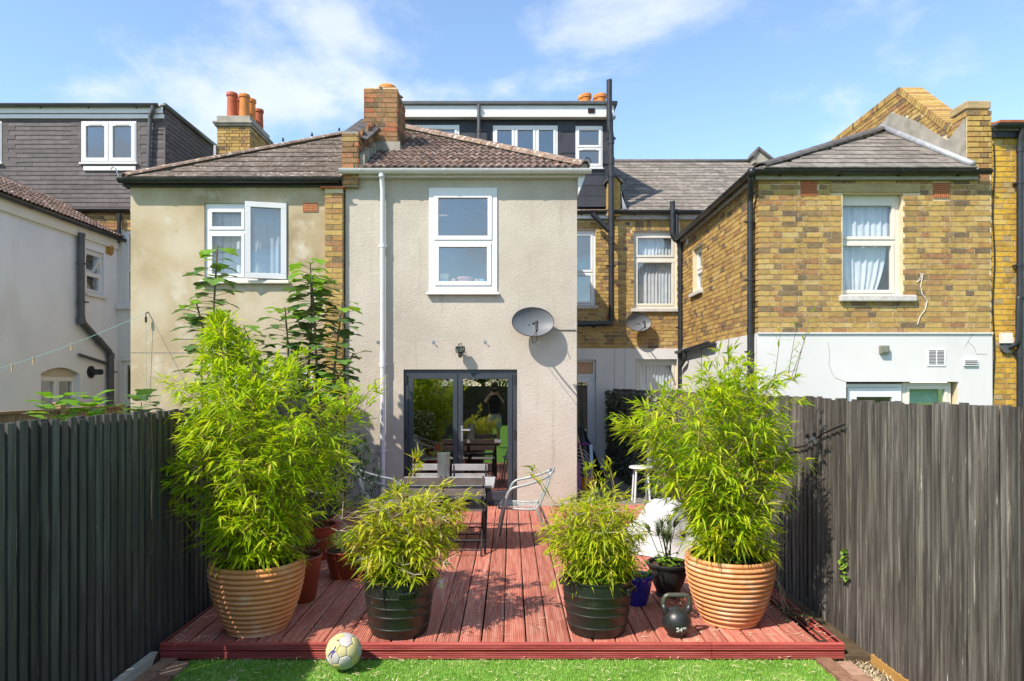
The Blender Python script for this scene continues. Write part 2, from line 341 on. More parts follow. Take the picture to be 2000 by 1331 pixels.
# ------------------------------------------------------------------ builders for buildings
def frame_m(O, u):
    u = Vector(u).normalized(); n = UP.cross(u); m = Matrix.Identity(4)
    for i, a in enumerate((u, n, UP)):
        for k in range(3): m[k][i] = a[k]
    m.translation = Vector(O); return m          # columns: along the wall, inward, up
def cuts(lo, hi, vals): return sorted({lo, hi, *[v for v in vals if lo < v < hi]})
def holed(mb, Mx, U0, U1, V0, V1, holes, d0=0.0, d1=.25):
    us = cuts(U0, U1, [h[i] for h in holes for i in (0, 1)]); vs_ = cuts(V0, V1, [h[i] for h in holes for i in (2, 3)])
    P = lambda u, d, v: Mx @ Vector((u, d, v))
    def solid(u, v): return U0 <= u <= U1 and V0 <= v <= V1 and not any(h[0] < u < h[1] and h[2] < v < h[3] for h in holes)
    nu, nv = len(us)-1, len(vs_)-1
    g = [[solid((us[i]+us[i+1])/2, (vs_[j]+vs_[j+1])/2) for j in range(nv)] for i in range(nu)]
    G = lambda i, j: 0 <= i < nu and 0 <= j < nv and g[i][j]
    for i in range(nu):
        for j in range(nv):
            if not g[i][j]: continue
            a, b, c, d = us[i], us[i+1], vs_[j], vs_[j+1]
            mb.quad(P(a, d0, c), P(b, d0, c), P(b, d0, d), P(a, d0, d)); mb.quad(P(a, d1, c), P(a, d1, d), P(b, d1, d), P(b, d1, c))
            if not G(i-1, j): mb.quad(P(a, d0, c), P(a, d0, d), P(a, d1, d), P(a, d1, c))
            if not G(i+1, j): mb.quad(P(b, d0, c), P(b, d1, c), P(b, d1, d), P(b, d0, d))
            if not G(i, j-1): mb.quad(P(a, d0, c), P(a, d1, c), P(b, d1, c), P(b, d0, c))
            if not G(i, j+1): mb.quad(P(a, d0, d), P(b, d0, d), P(b, d1, d), P(a, d1, d))
    return mb
def ring(mb, Mx, U0, U1, V0, V1, w, d0, d1):
    mb.box(U0, U1, d0, d1, V0, V0+w, Mx); mb.box(U0, U1, d0, d1, V1-w, V1, Mx)
    mb.box(U0, U0+w, d0, d1, V0+w, V1-w, Mx); mb.box(U1-w, U1, d0, d1, V0+w, V1-w, Mx); return mb
def inpoly(x, y, poly):
    c = False; j = len(poly)-1
    for i in range(len(poly)):
        if (poly[i][1] > y) != (poly[j][1] > y) and x < (poly[j][0]-poly[i][0])*(y-poly[i][1])/(poly[j][1]-poly[i][1])+poly[i][0]: c = not c
        j = i
    return c

class Pieces:
    """alike pieces of one thing: the ones that show largest become objects, the rest one part"""
    def __init__(s, name, mat, limit=300): s.name, s.mat, s.limit, s.items = name, mat, limit, []
    def add(s, mesh_key, mw, parent, dims=None): s.items.append((mesh_key, mw, parent, dims))
    def done(s, rest_parent, meshes):
        cam_p = Vector((0, 0, CAMZ))
        ok = [i for i in s.items if i[3] is None]; odd = [i for i in s.items if i[3] is not None]
        ok.sort(key=lambda i: (i[1].translation-cam_p).length)
        for key, mw, parent, _ in ok[:s.limit]: link(s.name, meshes[key], s.mat, parent, mw)
        mb = MB()
        for key, mw, parent, dims in ok[s.limit:]+odd:
            mb.cur = random.uniform(.001, .999)
            if dims is None:
                me = meshes[key]; mb.add([mw @ v.co for v in me.vertices], [tuple(p.vertices) for p in me.polygons])
            else:
                (x0, x1, y0, y1, z0, z1) = dims; mb.box(x0, x1, y0, y1, z0, z1, mw)
        if mb.f: tag(mb.build(s.name+'_field', s.mat, rest_parent), kind='stuff')
BL, BHd, BH, JT, CO = .2165, .1035, .0615, .0130, .075
def brick_meshes(mat):
    out = {}
    for key, Lb in (('S', BL), ('H', BHd)):
        for k in range(3):
            mb = MB(); mb.box(0, Lb, -.0045, .03, 0, BH); j = random.Random(k+len(out))
            mb.v = [(x+j.uniform(-.0025, .0025), y+(j.uniform(-.002, .003) if y < 0 else 0), z+j.uniform(-.002, .002)) for x, y, z in mb.v]
            me = mb.mesh('brick'); me.materials.append(M[mat]); out[key+str(k)] = me
    return out
def lay_bricks(pcs, parent, Mx, U0, U1, V0, V1, holes=(), poly=None, base=0.0, english=False):
    r0 = int(math.floor((V0-base)/CO)); r1 = int(math.ceil((V1-base)/CO))
    for r in range(r0, r1):
        v = base+r*CO; lo, hi = max(v, V0), min(v+BH, V1)
        if hi-lo < .02: continue
        x = U0-(0 if r % 2 == 0 else (BL+JT)/2+.055) - (r*7 % 3)*.004
        k = r % 2
        while x < U1:
            Lb = BL if k % 2 == 0 else BHd
            a, b = max(x, U0), min(x+Lb, U1)
            spans = [(a, b)]
            for h in holes:
                if min(hi, h[3])-max(lo, h[2]) > .018:
                    ns = []
                    for (p, q) in spans:
                        if q <= h[0] or p >= h[1]: ns.append((p, q)); continue
                        if p < h[0]: ns.append((p, h[0]-.002))
                        if q > h[1]: ns.append((h[1]+.002, q))
                    spans = ns
            for (p, q) in spans:
                if q-p < .025: continue
                if poly and not inpoly((p+q)/2, (lo+hi)/2, poly): continue
                full = abs(q-p-Lb) < .004 and hi-lo > BH-.003
                mw = Mx @ Matrix.Translation((p, random.uniform(-.002, .003), lo)) @ Matrix.Rotation(random.uniform(-.012, .012), 4, 'Y') @ Matrix.Rotation(random.uniform(-.01, .01), 4, 'Z')
                if full: pcs.add(('S' if k % 2 == 0 else 'H')+str(random.randrange(3)), mw, parent)
                else: pcs.add(None, mw, parent, (0, q-p, -.0045, .03, 0, hi-lo))
            x += Lb+JT; k += 1
def slope_m(O, u, s):
    u = Vector(u).normalized(); s = Vector(s).normalized(); n = u.cross(s); m = Matrix.Identity(4)
    for i, a in enumerate((u, s, n)):
        for k in range(3): m[k][i] = a[k]
    m.translation = Vector(O); return m
def tile_mesh(kind, w, g, t, mat):
    mb = MB(); L = g*1.28; h = w/2-.0015
    if kind == 'flat':
        mb.add([(-h, 0, .002), (h, 0, .002), (h, 0, t*1.7), (-h, 0, t*1.7), (-h, L, 0), (h, L, 0), (h, L, t*.5), (-h, L, t*.5)],
               ((0, 1, 2, 3), (3, 2, 6, 7), (0, 3, 7, 4), (1, 5, 6, 2), (4, 7, 6, 5)))
    else:
        n = 12; xs = [-h+2*h*i/n for i in range(n+1)]
        z = lambda x: t*1.6+.026*(.5+.5*math.cos(2*math.pi*2*(x+h)/(2*h)))**.8
        top0 = [(x, 0, z(x)) for x in xs]; top1 = [(x, L, z(x)-t*1.2) for x in xs]; bot0 = [(x, .004, max(.001, z(x)-t*1.5)) for x in xs]
        b = n+1
        mb.add(top0+top1+bot0, [(i, i+1, b+i+1, b+i) for i in range(n)]+[(2*b+i, 2*b+i+1, i+1, i) for i in range(n)])
    me = mb.mesh('tile'); me.materials.append(M[mat]); return me
def lay_tiles(pcs, key, parent, Mx, poly, w, g, jit=.004, stagger=.5, clip=None, th=.012):
    us = [p[0] for p in poly]; ss = [p[1] for p in poly]; r = 0; y = min(ss)
    while y < max(ss):
        x = min(us)-w*(stagger if r % 2 else 0)+w*.5+random.uniform(-.02, .02)*(stagger != 0)
        while x < max(us)+w:
            if inpoly(min(max(x, min(us)+.001), max(us)-.001), y+g*.45, poly) :
                mw = Mx @ Matrix.Translation((x, y+random.uniform(-jit, jit), .002)) @ Matrix.Rotation(random.uniform(-.008, .008), 4, 'Z') @ Matrix.Rotation(random.uniform(-.006, .006), 4, 'Y')
                if clip and (x-w/2 < clip[0]-.004 or x+w/2 > clip[1]+.004):
                    a, b = max(x-w/2, clip[0]), min(x+w/2, clip[1])
                    if b-a > .015: pcs.add(None, Mx @ Matrix.Translation((a, y, .003)), parent, (.001, b-a-.002, 0, g*1.2, 0, th))
                else: pcs.add(key, mw, parent)
            x += w
        y += g; r += 1
def ridge_tiles(parent, p0, p1, r, L, mat, name='ridge_tile', flat=.75, up=UP):
    p0, p1 = Vector(p0), Vector(p1); d = (p1-p0); n = max(1, int(d.length/L)); t = d.normalized(); side = t.cross(up).normalized(); nn = side.cross(t)
    mb = MB(); k = 7
    for e, (y, rr) in enumerate(((0, r*1.06), (L*1.06, r))):
        mb.v += [(rr*math.cos(math.pi*i/(k-1)), y, rr*flat*math.sin(math.pi*i/(k-1))) for i in range(k)]
    for e, (y, rr) in enumerate(((0, r*.86),)):
        mb.v += [(rr*math.cos(math.pi*i/(k-1)), y, rr*flat*math.sin(math.pi*i/(k-1))) for i in range(k)]
    for i in range(k-1): mb.f += [(i, i+1, k+i+1, k+i), (2*k+i, 2*k+i+1, i+1, i)]; mb.r += [0, 0]
    me = mb.mesh(name); me.materials.append(M[mat]); m = Matrix.Identity(4)
    for i, a in enumerate((side, t, nn)):
        for q in range(3): m[q][i] = a[q]
    LL = d.length/n
    for i in range(n):
        mw = m.copy(); mw.translation = p0+t*LL*i
        link(name, me, mat, parent, mw @ Matrix.Rotation(random.uniform(-.02, .02), 4, 'Z') @ Matrix.Rotation(random.uniform(-.02, .02), 4, 'Y'))
def gutter(parent, p0, p1, r, mat, out, name='gutter', brackets=.8, bmat=None):
    """half round gutter open at the top with brackets; out: outward horizontal direction"""
    p0, p1 = Vector(p0), Vector(p1); out = Vector(out).normalized(); t = (p1-p0).normalized()
    mb = MB(); k = 9
    for rr in (r, r*.88):
        for p in (p0, p1):
            mb.v += [tuple(p+out*(rr*math.cos(math.pi*i/(k-1)))+UP*(-rr*math.sin(math.pi*i/(k-1)))) for i in range(k)]
    for i in range(k-1):
        mb.f += [(i, k+i, k+i+1, i+1), (2*k+i, 2*k+i+1, 3*k+i+1, 3*k+i), (i, i+1, 2*k+i+1, 2*k+i), (k+i, 3*k+i, 3*k+i+1, k+i+1)]; mb.r += [0]*4
    for i in (0, k-1): mb.f.append((i, 2*k+i, 3*k+i, k+i)); mb.r.append(0)
    g = mb.build(name, mat, parent, True, fix=True, sharp=50)
    L = (p1-p0).length; n = int(L/brackets)
    for i in range(n):
        c = p0+t*(L*(i+.5)/n); mb = MB()
        pts = [c+out*(r*1.09*math.cos(math.pi*q/8))-UP*(r*1.09*math.sin(math.pi*q/8)) for q in range(9)]
        for q in range(8):
            a, b = pts[q], pts[q+1]; mb.quad(a-t*.018, a+t*.018, b+t*.018, b-t*.018)
        mb.quad(pts[8]-t*.018, pts[8]+t*.018, pts[8]+t*.018-UP*.07, pts[8]-t*.018-UP*.07)
        mb.build('bracket', bmat or mat, g)
    return g
def pipe(parent, pts, r, mat, name='downpipe', joints=(), clips=(), smooth=True):
    o = MB().tube(pts, r, 12).build(name, mat, parent, smooth, sharp=60)
    for (p, q) in joints: MB().tube([p, q], r*1.16, 12).build('collar', mat, o, True, sharp=40)
    for c in clips:
        c = Vector(c); MB().tube([c-UP*.014, c+UP*.014], r*1.2, 12).box(c.x-r*1.6, c.x+r*1.6, c.y, c.y+r*1.3, c.z-.012, c.z+.012).build('pipe_clip', mat, o)
    return o
def bend(pts, rad=.1, n=4):
    """rounds the corners of a path"""
    pts = [Vector(p) for p in pts]; out = [pts[0]]
    for i in range(1, len(pts)-1):
        a, b, c = pts[i-1], pts[i], pts[i+1]; r = min(rad, (a-b).length*.45, (c-b).length*.45)
        p, q = b+(a-b).normalized()*r, b+(c-b).normalized()*r
        for k in range(n+1):
            t = k/n; out.append(p*(1-t)**2+b*2*t*(1-t)+q*t*t)
    out.append(pts[-1]); return out
def window(parent, Mx, rect, lights, recess=.06, fw=.05, sw=.045, mat='upvc', glass='pane_glass', sill=None, sillmat='upvc', curtain=None, skip=(), name='window', label=None, depth=.07, vent=False):
    """frame is the part; panes, sill and curtain hang on it. lights: glass openings in fractions of the window"""
    U0, U1, V0, V1 = rect; w, h = U1-U0, V1-V0
    Ls = [(U0+a*w, U0+b*w, V0+c*h, V0+d*h) for (a, b, c, d) in lights]
    mb = MB(); holed(mb, Mx, U0, U1, V0, V1, Ls, recess, recess+depth)
    fr = mb.build(name, mat, parent, bevel=.004)
    if label: fr['label'] = label
    for i, l in enumerate(Ls):
        if i in skip: continue
        mb = MB(); ring(mb, Mx, l[0]+.001, l[1]-.001, l[2]+.001, l[3]-.001, sw, recess-.012, recess+.05); mb.build('sash', mat, fr, bevel=.003)
        MB().box(l[0]+sw*.9, l[1]-sw*.9, recess+.022, recess+.030, l[2]+sw*.9, l[3]-sw*.9, Mx).build('pane', glass, fr)
        if vent: MB().box((l[0]+l[1])/2-.14, (l[0]+l[1])/2+.14, recess-.022, recess-.012, l[3]-sw*.75, l[3]-sw*.4, Mx).build('trickle_vent', 'upvc_cream', fr)
    if sill:
        ov, th, pr = sill; MB().box(U0-ov, U1+ov, -pr, recess+.02, V0-th, V0-.001, Mx).build('sill', sillmat, fr, bevel=.006)
    if curtain: make_curtain(fr, Mx, curtain, recess+.12)
    return fr
def make_curtain(parent, Mx, rect, d, mat='curtain', folds=11, amp=.022, gather=None):
    U0, U1, V0, V1 = rect; n = folds*8; rows = 6; mb = MB(); ph = random.random()*6
    for j in range(rows+1):
        v = V0+(V1-V0)*j/rows
        for i in range(n+1):
            t = i/n; u = U0+(U1-U0)*t
            if gather: u = u+(gather-u)*.35*(1-j/rows)**2
            y = d+amp*math.sin(t*folds*6.283+ph+.6*math.sin(t*9))*(.6+.4*math.sin(t*23+j*.3))
            mb.v.append(tuple(Mx @ Vector((u, y, v))))
    for j in range(rows):
        for i in range(n): mb.f.append((j*(n+1)+i, j*(n+1)+i+1, (j+1)*(n+1)+i+1, (j+1)*(n+1)+i)); mb.r.append(0)
    return mb.build('curtain', mat, parent, True)
def air_brick(parent, Mx, U0, U1, V0, V1, nx, nz, mat='terracotta_vent', d=-.012):
    w, h = (U1-U0), (V1-V0); hs = []
    for i in range(nx):
        for j in range(nz):
            cu, cv = U0+w*(i+.5)/nx, V0+h*(j+.5)/nz; hs.append((cu-w/nx*.33, cu+w/nx*.33, cv-h/nz*.33, cv+h/nz*.33))
    o = holed(MB(), Mx, U0, U1, V0, V1, hs, d, d+.03).build('air_brick', mat, parent)
    MB().box(U0+.003, U1-.003, d+.016, d+.028, V0+.003, V1-.003, Mx).build('backing', 'vent_hole', o); return o
def chimney_pot(parent, c, r, h, mat, name='chimney_pot'):
    return MB().lathe([(r*.96, 0), (r*.94, h*.1), (r*.86, h*.8), (r*.88, h*.86), (r*1.02, h*.88), (r*1.02, h*.97), (r*.96, h), (r*.74, h), (r*.72, h*.5)], c, 24).build(name, mat, parent, True, sharp=35)
def roofslab(parent, polys, mat, name='roof_deck', d=(0, 0, -.03)):
    mb = MB()
    for p in polys: mb.prism(p, d)
    return mb.build(name, mat, parent, fix=True)

YF, YB, YR = 9.60, 14.10, 9.65                       # cream front wall, rear walls, right brick front wall
XP = ax(672, YF)                                     # party line between the cream and the beige house
XC = ax(1127, YF)                                    # outer corner of the cream house
# ------------------------------------------------------------------ ground
def build_ground():
    o = MB().quad((-400, -400, -.06), (400, -400, -.06), (400, 900, -.06), (-400, 900, -.06)).build('ground', 'garden_grass'); tag(o, kind='structure')
    o = MB().box(-2.12, 2.02, -11, 4.52, -.05, -.004).build('lawn', 'turf_base'); tag(o, kind='structure')
    o = MB().box(-2.36, -2.125, -11, 4.5, -.055, -.02).box(2.025, 2.39, -11, 4.5, -.055, -.02).box(2.21, 2.395, 4.501, 6.5, -.055, .03).box(-2.378, -2.33, 4.501, 9.4, -.055, .03).build('soil_strip', 'soil'); tag(o, kind='structure')
    o = MB().box(-2.33, 2.36, 9.7, 14.05, -.05, .06).build('paving', 'paving'); tag(o, kind='structure')
    o = MB().box(-2.25, 2.15, 4.60, 9.58, -.05, .02).build('sub_base', 'soil'); tag(o, kind='structure')
    mb = MB(); rr = random.Random(3)
    for i in range(52000):
        y = 3.75+(4.53-3.75)*rr.random(); x = rr.uniform(-2.11, 2.01); h = rr.uniform(.007, .016); a = rr.uniform(0, 6.28); w = .0022
        dx, dy = rr.uniform(-.008, .008), rr.uniform(-.008, .008); c, s = math.cos(a)*w, math.sin(a)*w
        mb.cur = rr.uniform(.001, .999); mb.add(((x-c, y-s, -.005), (x+c, y+s, -.005), (x+dx, y+dy, h)), ((0, 1, 2),))
    tag(mb.build('turf', 'turf_blade'), 'short bright green artificial grass in front of the red deck', 'grass', kind='stuff')
build_ground()

# ------------------------------------------------------------------ cream rendered house in the middle
def build_cream():
    T = thing('terraced_house', 'cream pebble-rendered house with white upper window and dark patio doors', 'house', (-.7, YF, 0))
    Mx = frame_m((0, YF, 0), (1, 0, 0)); X = lambda px: ax(px, YF); Z = lambda py: az(py, YF)
    zt = Z(334)
    dr = (X(788), X(1010), .11, Z(722)); wr = (X(838), X(971), Z(572), Z(368))
    wall = holed(MB(), Mx, XP+.02, XC, 0, zt, [dr, wr], 0, .22).build('wall', 'render_cream', T)
    MB().box(XC-.22, XC, YF+.221, YB, 0, zt).build('side_wall', 'render_cream', T)
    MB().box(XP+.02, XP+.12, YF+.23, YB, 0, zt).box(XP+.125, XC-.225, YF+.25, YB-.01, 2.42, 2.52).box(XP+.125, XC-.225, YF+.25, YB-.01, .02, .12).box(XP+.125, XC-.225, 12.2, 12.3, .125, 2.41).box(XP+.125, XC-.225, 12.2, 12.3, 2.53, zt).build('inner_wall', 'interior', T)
    # corner bead and old plaster line
    MB().box(XC-.004, XC+.006, YF-.006, YF+.02, .1, Z(598)).build('corner_trim', 'grey_plastic', T)
    # window
    fr = window(T, Mx, wr, [(.075, .925, .5, .945), (.085, .915, .065, .475)], -.02, .05, .06, glass='house_glass', depth=.09, sill=(.03, .035, .07), sillmat='upvc')
    MB().box(wr[0]+.05, wr[1]-.05, .09, .30, wr[2]+.125, wr[2]+.150, Mx).build('inner_sill', 'upvc', fr)
    # patio doors
    D = MB(); ring(D, Mx, dr[0]+.004, dr[1]-.004, dr[2]+.002, dr[3]-.004, .062, .03, .11)
    door = D.build('patio_door', 'frame_grey', T, bevel=.004)
    mid = X(894); z0, z1 = dr[2]+.066, dr[3]-.068
    for k, (a, b) in enumerate(((dr[0]+.068, mid-.004), (mid+.004, dr[1]-.068))):
        mb = MB(); w = (.045, .085)[k]
        ring(mb, Mx, a, b, z0, z1, .066, .02, .09); mb.box(a+.066, b-.066, .022, .088, z0+.066, z0+.13, Mx)
        leaf = mb.build('door_leaf', 'frame_grey', door, bevel=.004)
        MB().box(a+.06, b-.06, .05, .06, z0+.125, z1-.06, Mx).build('door_pane', 'door_glass', door)
    hx = X(902); hz = Z(843)
    MB().box(hx-.016, hx+.016, .004, .02, hz-.14, hz+.08, Mx).tube([Mx @ Vector((hx, .004, hz+.02)), Mx @ Vector((hx, -.05, hz+.02)), Mx @ Vector((hx+.12, -.05, hz+.02))], .011, 8).build('door_handle', 'steel', door)
    for hzz in (.45, 1.0, 1.78):
        MB().box(dr[0]+.02, dr[0]+.045, .012, .03, .11+hzz-.06, .11+hzz+.06, Mx).build('hinge', 'metal_dark', door)
        MB().box(dr[1]-.045, dr[1]-.02, .012, .03, .11+hzz-.06, .11+hzz+.06, Mx).build('hinge', 'metal_dark', door)
    MB().box(dr[0]-.01, dr[1]+.01, -.03, .028, .112, .135, Mx).build('threshold', 'metal_dark', door)
    # eaves: soffit, fascia, gutter, downpipe
    ze = az(333, 9.46)
    MB().box(XP-.03, XC+.10, YF-.10, YF-.001, zt-.115, zt-.015).build('fascia', 'white_plastic', T)
    MB().box(XC, XC+.1, YF+.03, YB, zt-.115, zt-.015).build('side_fascia', 'white_plastic', T)
    MB().prism([(XC+.006, YF-.10, zt-.12), (XC+.10, YF-.10, zt-.12), (XC+.03, YF-.10, zt-.30), (XC+.006, YF-.10, zt-.36)], (0, .10, 0)).build('box_end', 'white_plastic', T)
    gutter(T, (XP-.02, YF-.165, ze+.005), (XC+.18, YF-.165, ze+.005), .062, 'white_plastic', (0, -1, 0), brackets=.55)
    px = X(749.5)
    pipe(T, [(px, YF-.16, ze-.05), (px, YF-.15, zt-.12), (px, YF-.075, zt-.30), (px, YF-.075, .12)], .036, 'white_plastic', joints=[((px, YF-.16, ze-.10), (px, YF-.16, ze-.03)), ((px, YF-.075, Z(486)), (px, YF-.075, Z(480))), ((px, YF-.075, Z(718)), (px, YF-.075, Z(688)))], clips=[(px, YF-.075, Z(483)), (px, YF-.075, Z(712)), (px, YF-.075, Z(880))])
    # roof
    t = .543; cs = 1/math.sqrt(1+t*t); e = Vector((XP+.235, YF-.12, az(329, YF-.12))); Wd = XC+.12-e.x; top = e.z+Wd*t
    poly = [(0, 0), (Wd, 0), (0, Wd/cs)]
    p_e2 = Vector((XC+.12, e.y, e.z)); apex = Vector((e.x, e.y+Wd, top)); back = Vector((e.x, YB, top)); be = Vector((XC+.12, YB, e.z))
    rf = roofslab(T, [[e, p_e2, apex], [p_e2, be, back, apex]], 'ridge_grey', 'roof')
    pcs = Pieces('tile', 'tile_pantile'); ms = {'p': tile_mesh('wave', .205, .285, .016, 'tile_pantile')}
    lay_tiles(pcs, 'p', rf, slope_m(e+Vector((0, 0, .0)), (1, 0, 0), (0, cs, t*cs)), [(0, -.04), (Wd+.05, -.04), (.02, Wd/cs)], .205, .285, stagger=0)
    pcs.done(rf, ms)
    ridge_tiles(rf, p_e2+Vector((-.02, .0, .02)), apex+Vector((0, -.05, .03)), .10, .36, 'tile_hip', 'hip_tile', .8); MB().tube([p_e2+Vector((-.03, .03, .0)), apex+Vector((0, -.05, .0))], .075, 8).build('hip_bed', 'cement', rf)
    MB().tube([p_e2+Vector((.0, -.05, .02))+Vector((.05*math.cos(q*.5), 0, .06+.05*math.sin(q*.5))) for q in range(-3, 9)], .008, 6).build('hip_iron', 'metal_dark', rf)
    # party parapet with sloped coping and chimney
    x0, x1 = XP-.005, XP+.225; zf = az(262, 9.5); y0 = 9.50
    ys = 10.65; zr = lambda y: zf+(y-y0)*t
    core = MB().prism([(x0+.01, y0+.01, zt-.25), (x0+.01, y0+.01, zf), (x0+.01, y0+.24, zf), (x0+.01, ys+1.9, zr(ys+1.9)-.12), (x0+.01, ys+1.9, zt-.25)], (x1-x0-.02, 0, 0)).build('parapet', 'mortar_dark', T, fix=True)
    bm_ = brick_meshes('brick_chimney'); pcs = Pieces('brick', 'brick_chimney')
    fm = frame_m((x0, y0, 0), (1, 0, 0)); lay_bricks(pcs, core, fm, 0, x1-x0, zt-.22, zf, base=zt-.22)
    sm_ = frame_m((x1, 0, 0), (0, 1, 0)); lay_bricks(pcs, core, sm_, y0, ys+1.6, e.z, zr(ys+1.6), poly=[(y0, e.z+.02), (y0, zf), (ys+1.6, zr(ys+1.6)-.12), (ys+1.6, e.z+.02+(ys+1.6-e.y)*t)], base=zt-.22)
    for k in range(4):
        y = y0+.16+k*.30; mw = slope_m(((x0+x1)/2+.03, y, zr(y)-.075), (1, 0, 0), (0, cs, t*cs)) @ Matrix.Rotation(.30, 4, 'Y')
        MB().box(-.17, .17, 0, .31, 0, .03, mw).build('coping_tile', 'ridge_grey', core, bevel=.004)
    MB().box(x0+.0, x1+.0, y0-.005, y0+.22, zf, zf+.03).build('pier_cap', 'cement', core)
    fil = MB(); rr = random.Random(5)
    for k in range(16):
        y = y0+.05+k*.075; h = rr.uniform(.05, .16); fil.box(x1-.01, x1+rr.uniform(.03, .09), y, y+.08, e.z+(y-e.y)*t+.03, e.z+(y-e.y)*t+.06+h)
    fil.build('mortar_fillet', 'cement', core)
    cy = 10.6; cx0, cx1 = ax(711, cy), ax(776, cy); cz0, cz1 = az(292, cy), az(171, cy); cd = .78
    ch = MB().box(cx0+.01, cx1-.01, cy+.01, cy+cd-.01, cz0-.5, cz1).build('chimney', 'mortar', rf)
    lay_bricks(pcs, ch, frame_m((cx0, cy, 0), (1, 0, 0)), 0, cx1-cx0, cz0-.1, cz1-.01, base=cz1-.01-40*CO)
    lay_bricks(pcs, ch, frame_m((cx1, cy, 0), (0, 1, 0)), 0, cd, cz0-.3, cz1-.01, base=cz1-.01-40*CO)
    lay_bricks(pcs, ch, frame_m((cx0, cy+cd, 0), (0, -1, 0)), 0, cd, cz0, cz1-.01, base=cz1-.01-40*CO)
    pcs.done(T, bm_)
    MB().lathe([(.30, 0), (.27, .03), (.12, .05), (0, .05)], ((cx0+cx1)/2, cy+.36, cz1-.005), 4, 1, 1.3).build('flaunching', 'cement', ch)
    chimney_pot(ch, ((cx0+cx1)/2+.05, cy+.3, cz1+.01), .145, .02, 'pot_orange', 'pot_base')
    MB().lathe([(.10, 0), (.10, .05), (.15, .055), (.15, .10), (.12, .125), (.05, .135), (0, .137)], ((cx0+cx1)/2+.05, cy+.3, cz1+.02), 24).build('chimney_cowl', 'pot_orange', ch, True, sharp=40)
    MB().box(cx1-.02, cx1+.06, cy-.02, cy+cd, e.z+(cy-e.y)*t-.03, e.z+(cy-e.y)*t+.10).box(cx0+.2, cx1+.05, cy-.06, cy-.002, e.z+(cy-.06-e.y)*t+.02, e.z+(cy-e.y)*t+.14).build('chimney_flashing', 'cement', ch)
    # ---- rear wall in the alley
    Mb = frame_m((0, YB, 0), (1, 0, 0)); X = lambda px: ax(px, YB); Z = lambda py: az(py, YB)
    xe = 2.14; zb = Z(681); zt2 = Z(431)
    w1 = (X(1088), X(1163), Z(598), Z(449)); d1 = (X(1096), X(1164), .10, Z(703))
    rw = holed(MB(), Mb, XC-.01, xe, .0, zt2, [w1, d1], .01, .25).build('rear_wall', 'mortar', T)
    MBp = holed(MB(), Mb, XC, xe, .04, zb, [d1], -.018, .008).build('rear_render', 'render_white', T)
    b2 = brick_meshes('brick_stock'); pcs = Pieces('brick', 'brick_stock', 120); lay_bricks(pcs, rw, frame_m((0, YB, 0), (1, 0, 0)), XC+.01, xe, zb, zt2, [w1], base=zb)
    pcs.done(T, b2)
    window(T, Mb, w1, [(.06, .94, .45, .96), (.06, .94, .035, .43)], .07, glass='pane_mirror', sill=(.05, .06, .05), sillmat='stone_sill')
    bd = MB(); ring(bd, Mb, d1[0], d1[1], d1[2], d1[3], .05, .06, .12); bd.box(d1[0]+.05, d1[1]-.05, .06, .12, Z(735), Z(731), Mb)
    bdo = bd.build('back_door', 'upvc', T)
    MB().box(d1[0]+.052, d1[1]-.052, .085, .09, Z(730.5), d1[3]-.052, Mb).build('fanlight', 'toy_tan', bdo)
    lf = MB(); ring(lf, Mb, d1[0]+.052, d1[1]-.052, d1[2]+.052, Z(735.5), .12, .05, .11); lf.build('door_leaf', 'upvc', bdo, bevel=.004)
    MB().box(d1[0]+.16, d1[1]-.16, .08, .09, d1[2]+.16, Z(735.5)-.11, Mb).build('door_pane', 'pane_glass', bdo)
    for zz in (1.9, 1.35, .6): MB().box(d1[1]-.10, d1[1]-.03, .03, .06, zz, zz+.10, Mb).build('hinge', 'white_plastic', bdo)
    MB().tube([Mb @ Vector((d1[0]+.12, .04, 1.12)), Mb @ Vector((d1[0]+.12, -.01, 1.12)), Mb @ Vector((d1[0]+.24, -.01, 1.12))], .012, 6).build('door_handle', 'white_plastic', bdo)
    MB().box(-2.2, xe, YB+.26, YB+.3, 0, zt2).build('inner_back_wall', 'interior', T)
    # slate clad dormer
    Md = frame_m((0, 14.16, 0), (1, 0, 0)); X = lambda px: ax(px, 14.16); Z = lambda py: az(py, 14.16)
    dx0, dx1 = X(785), X(1198); dz0, dz1 = Z(404), Z(208)
    ws = [(X(806), X(897), Z(322), Z(245)), (X(963), X(1089), Z(322), Z(246)), (X(1124), X(1176.5), Z(329), Z(247))]
    dm = holed(MB(), Md, dx0, dx1, dz0, dz1, ws, .02, .2); dm.box(dx0, dx1, 14.2+.2, 17.4, dz1-.12, dz1-.01); dm.box(dx1-.06, dx1-.001, 14.365, 17.4, dz0, dz1-.13); dm.box(dx0, dx0+.06, 14.365, 17.4, dz0, dz1-.13); dm.box(dx0+.07, dx1-.07, 16, 16.1, dz0, dz1-.13); dm.box(dx0+.07, dx1-.07, 14.37, 15.99, dz0, dz0+.1)
    dm = dm.build('dormer', 'fascia_dark', T)
    pcs = Pieces('slate', 'slate_clad'); ms = {'s': tile_mesh('flat', .30, .222, .006, 'slate_clad')}
    dpo = [(dx0, dz0), (dx1, dz0), (dx1, Z(231)), (dx0, Z(231))]
    ps2 = Pieces('slate', 'slate_clad'); lay_tiles(ps2, 's', dm, slope_m((0, 14.172, 0), (1, 0, 0), (0, 0, 1)), dpo, .30, .222, clip=(dx0, dx1-.005), th=.010)
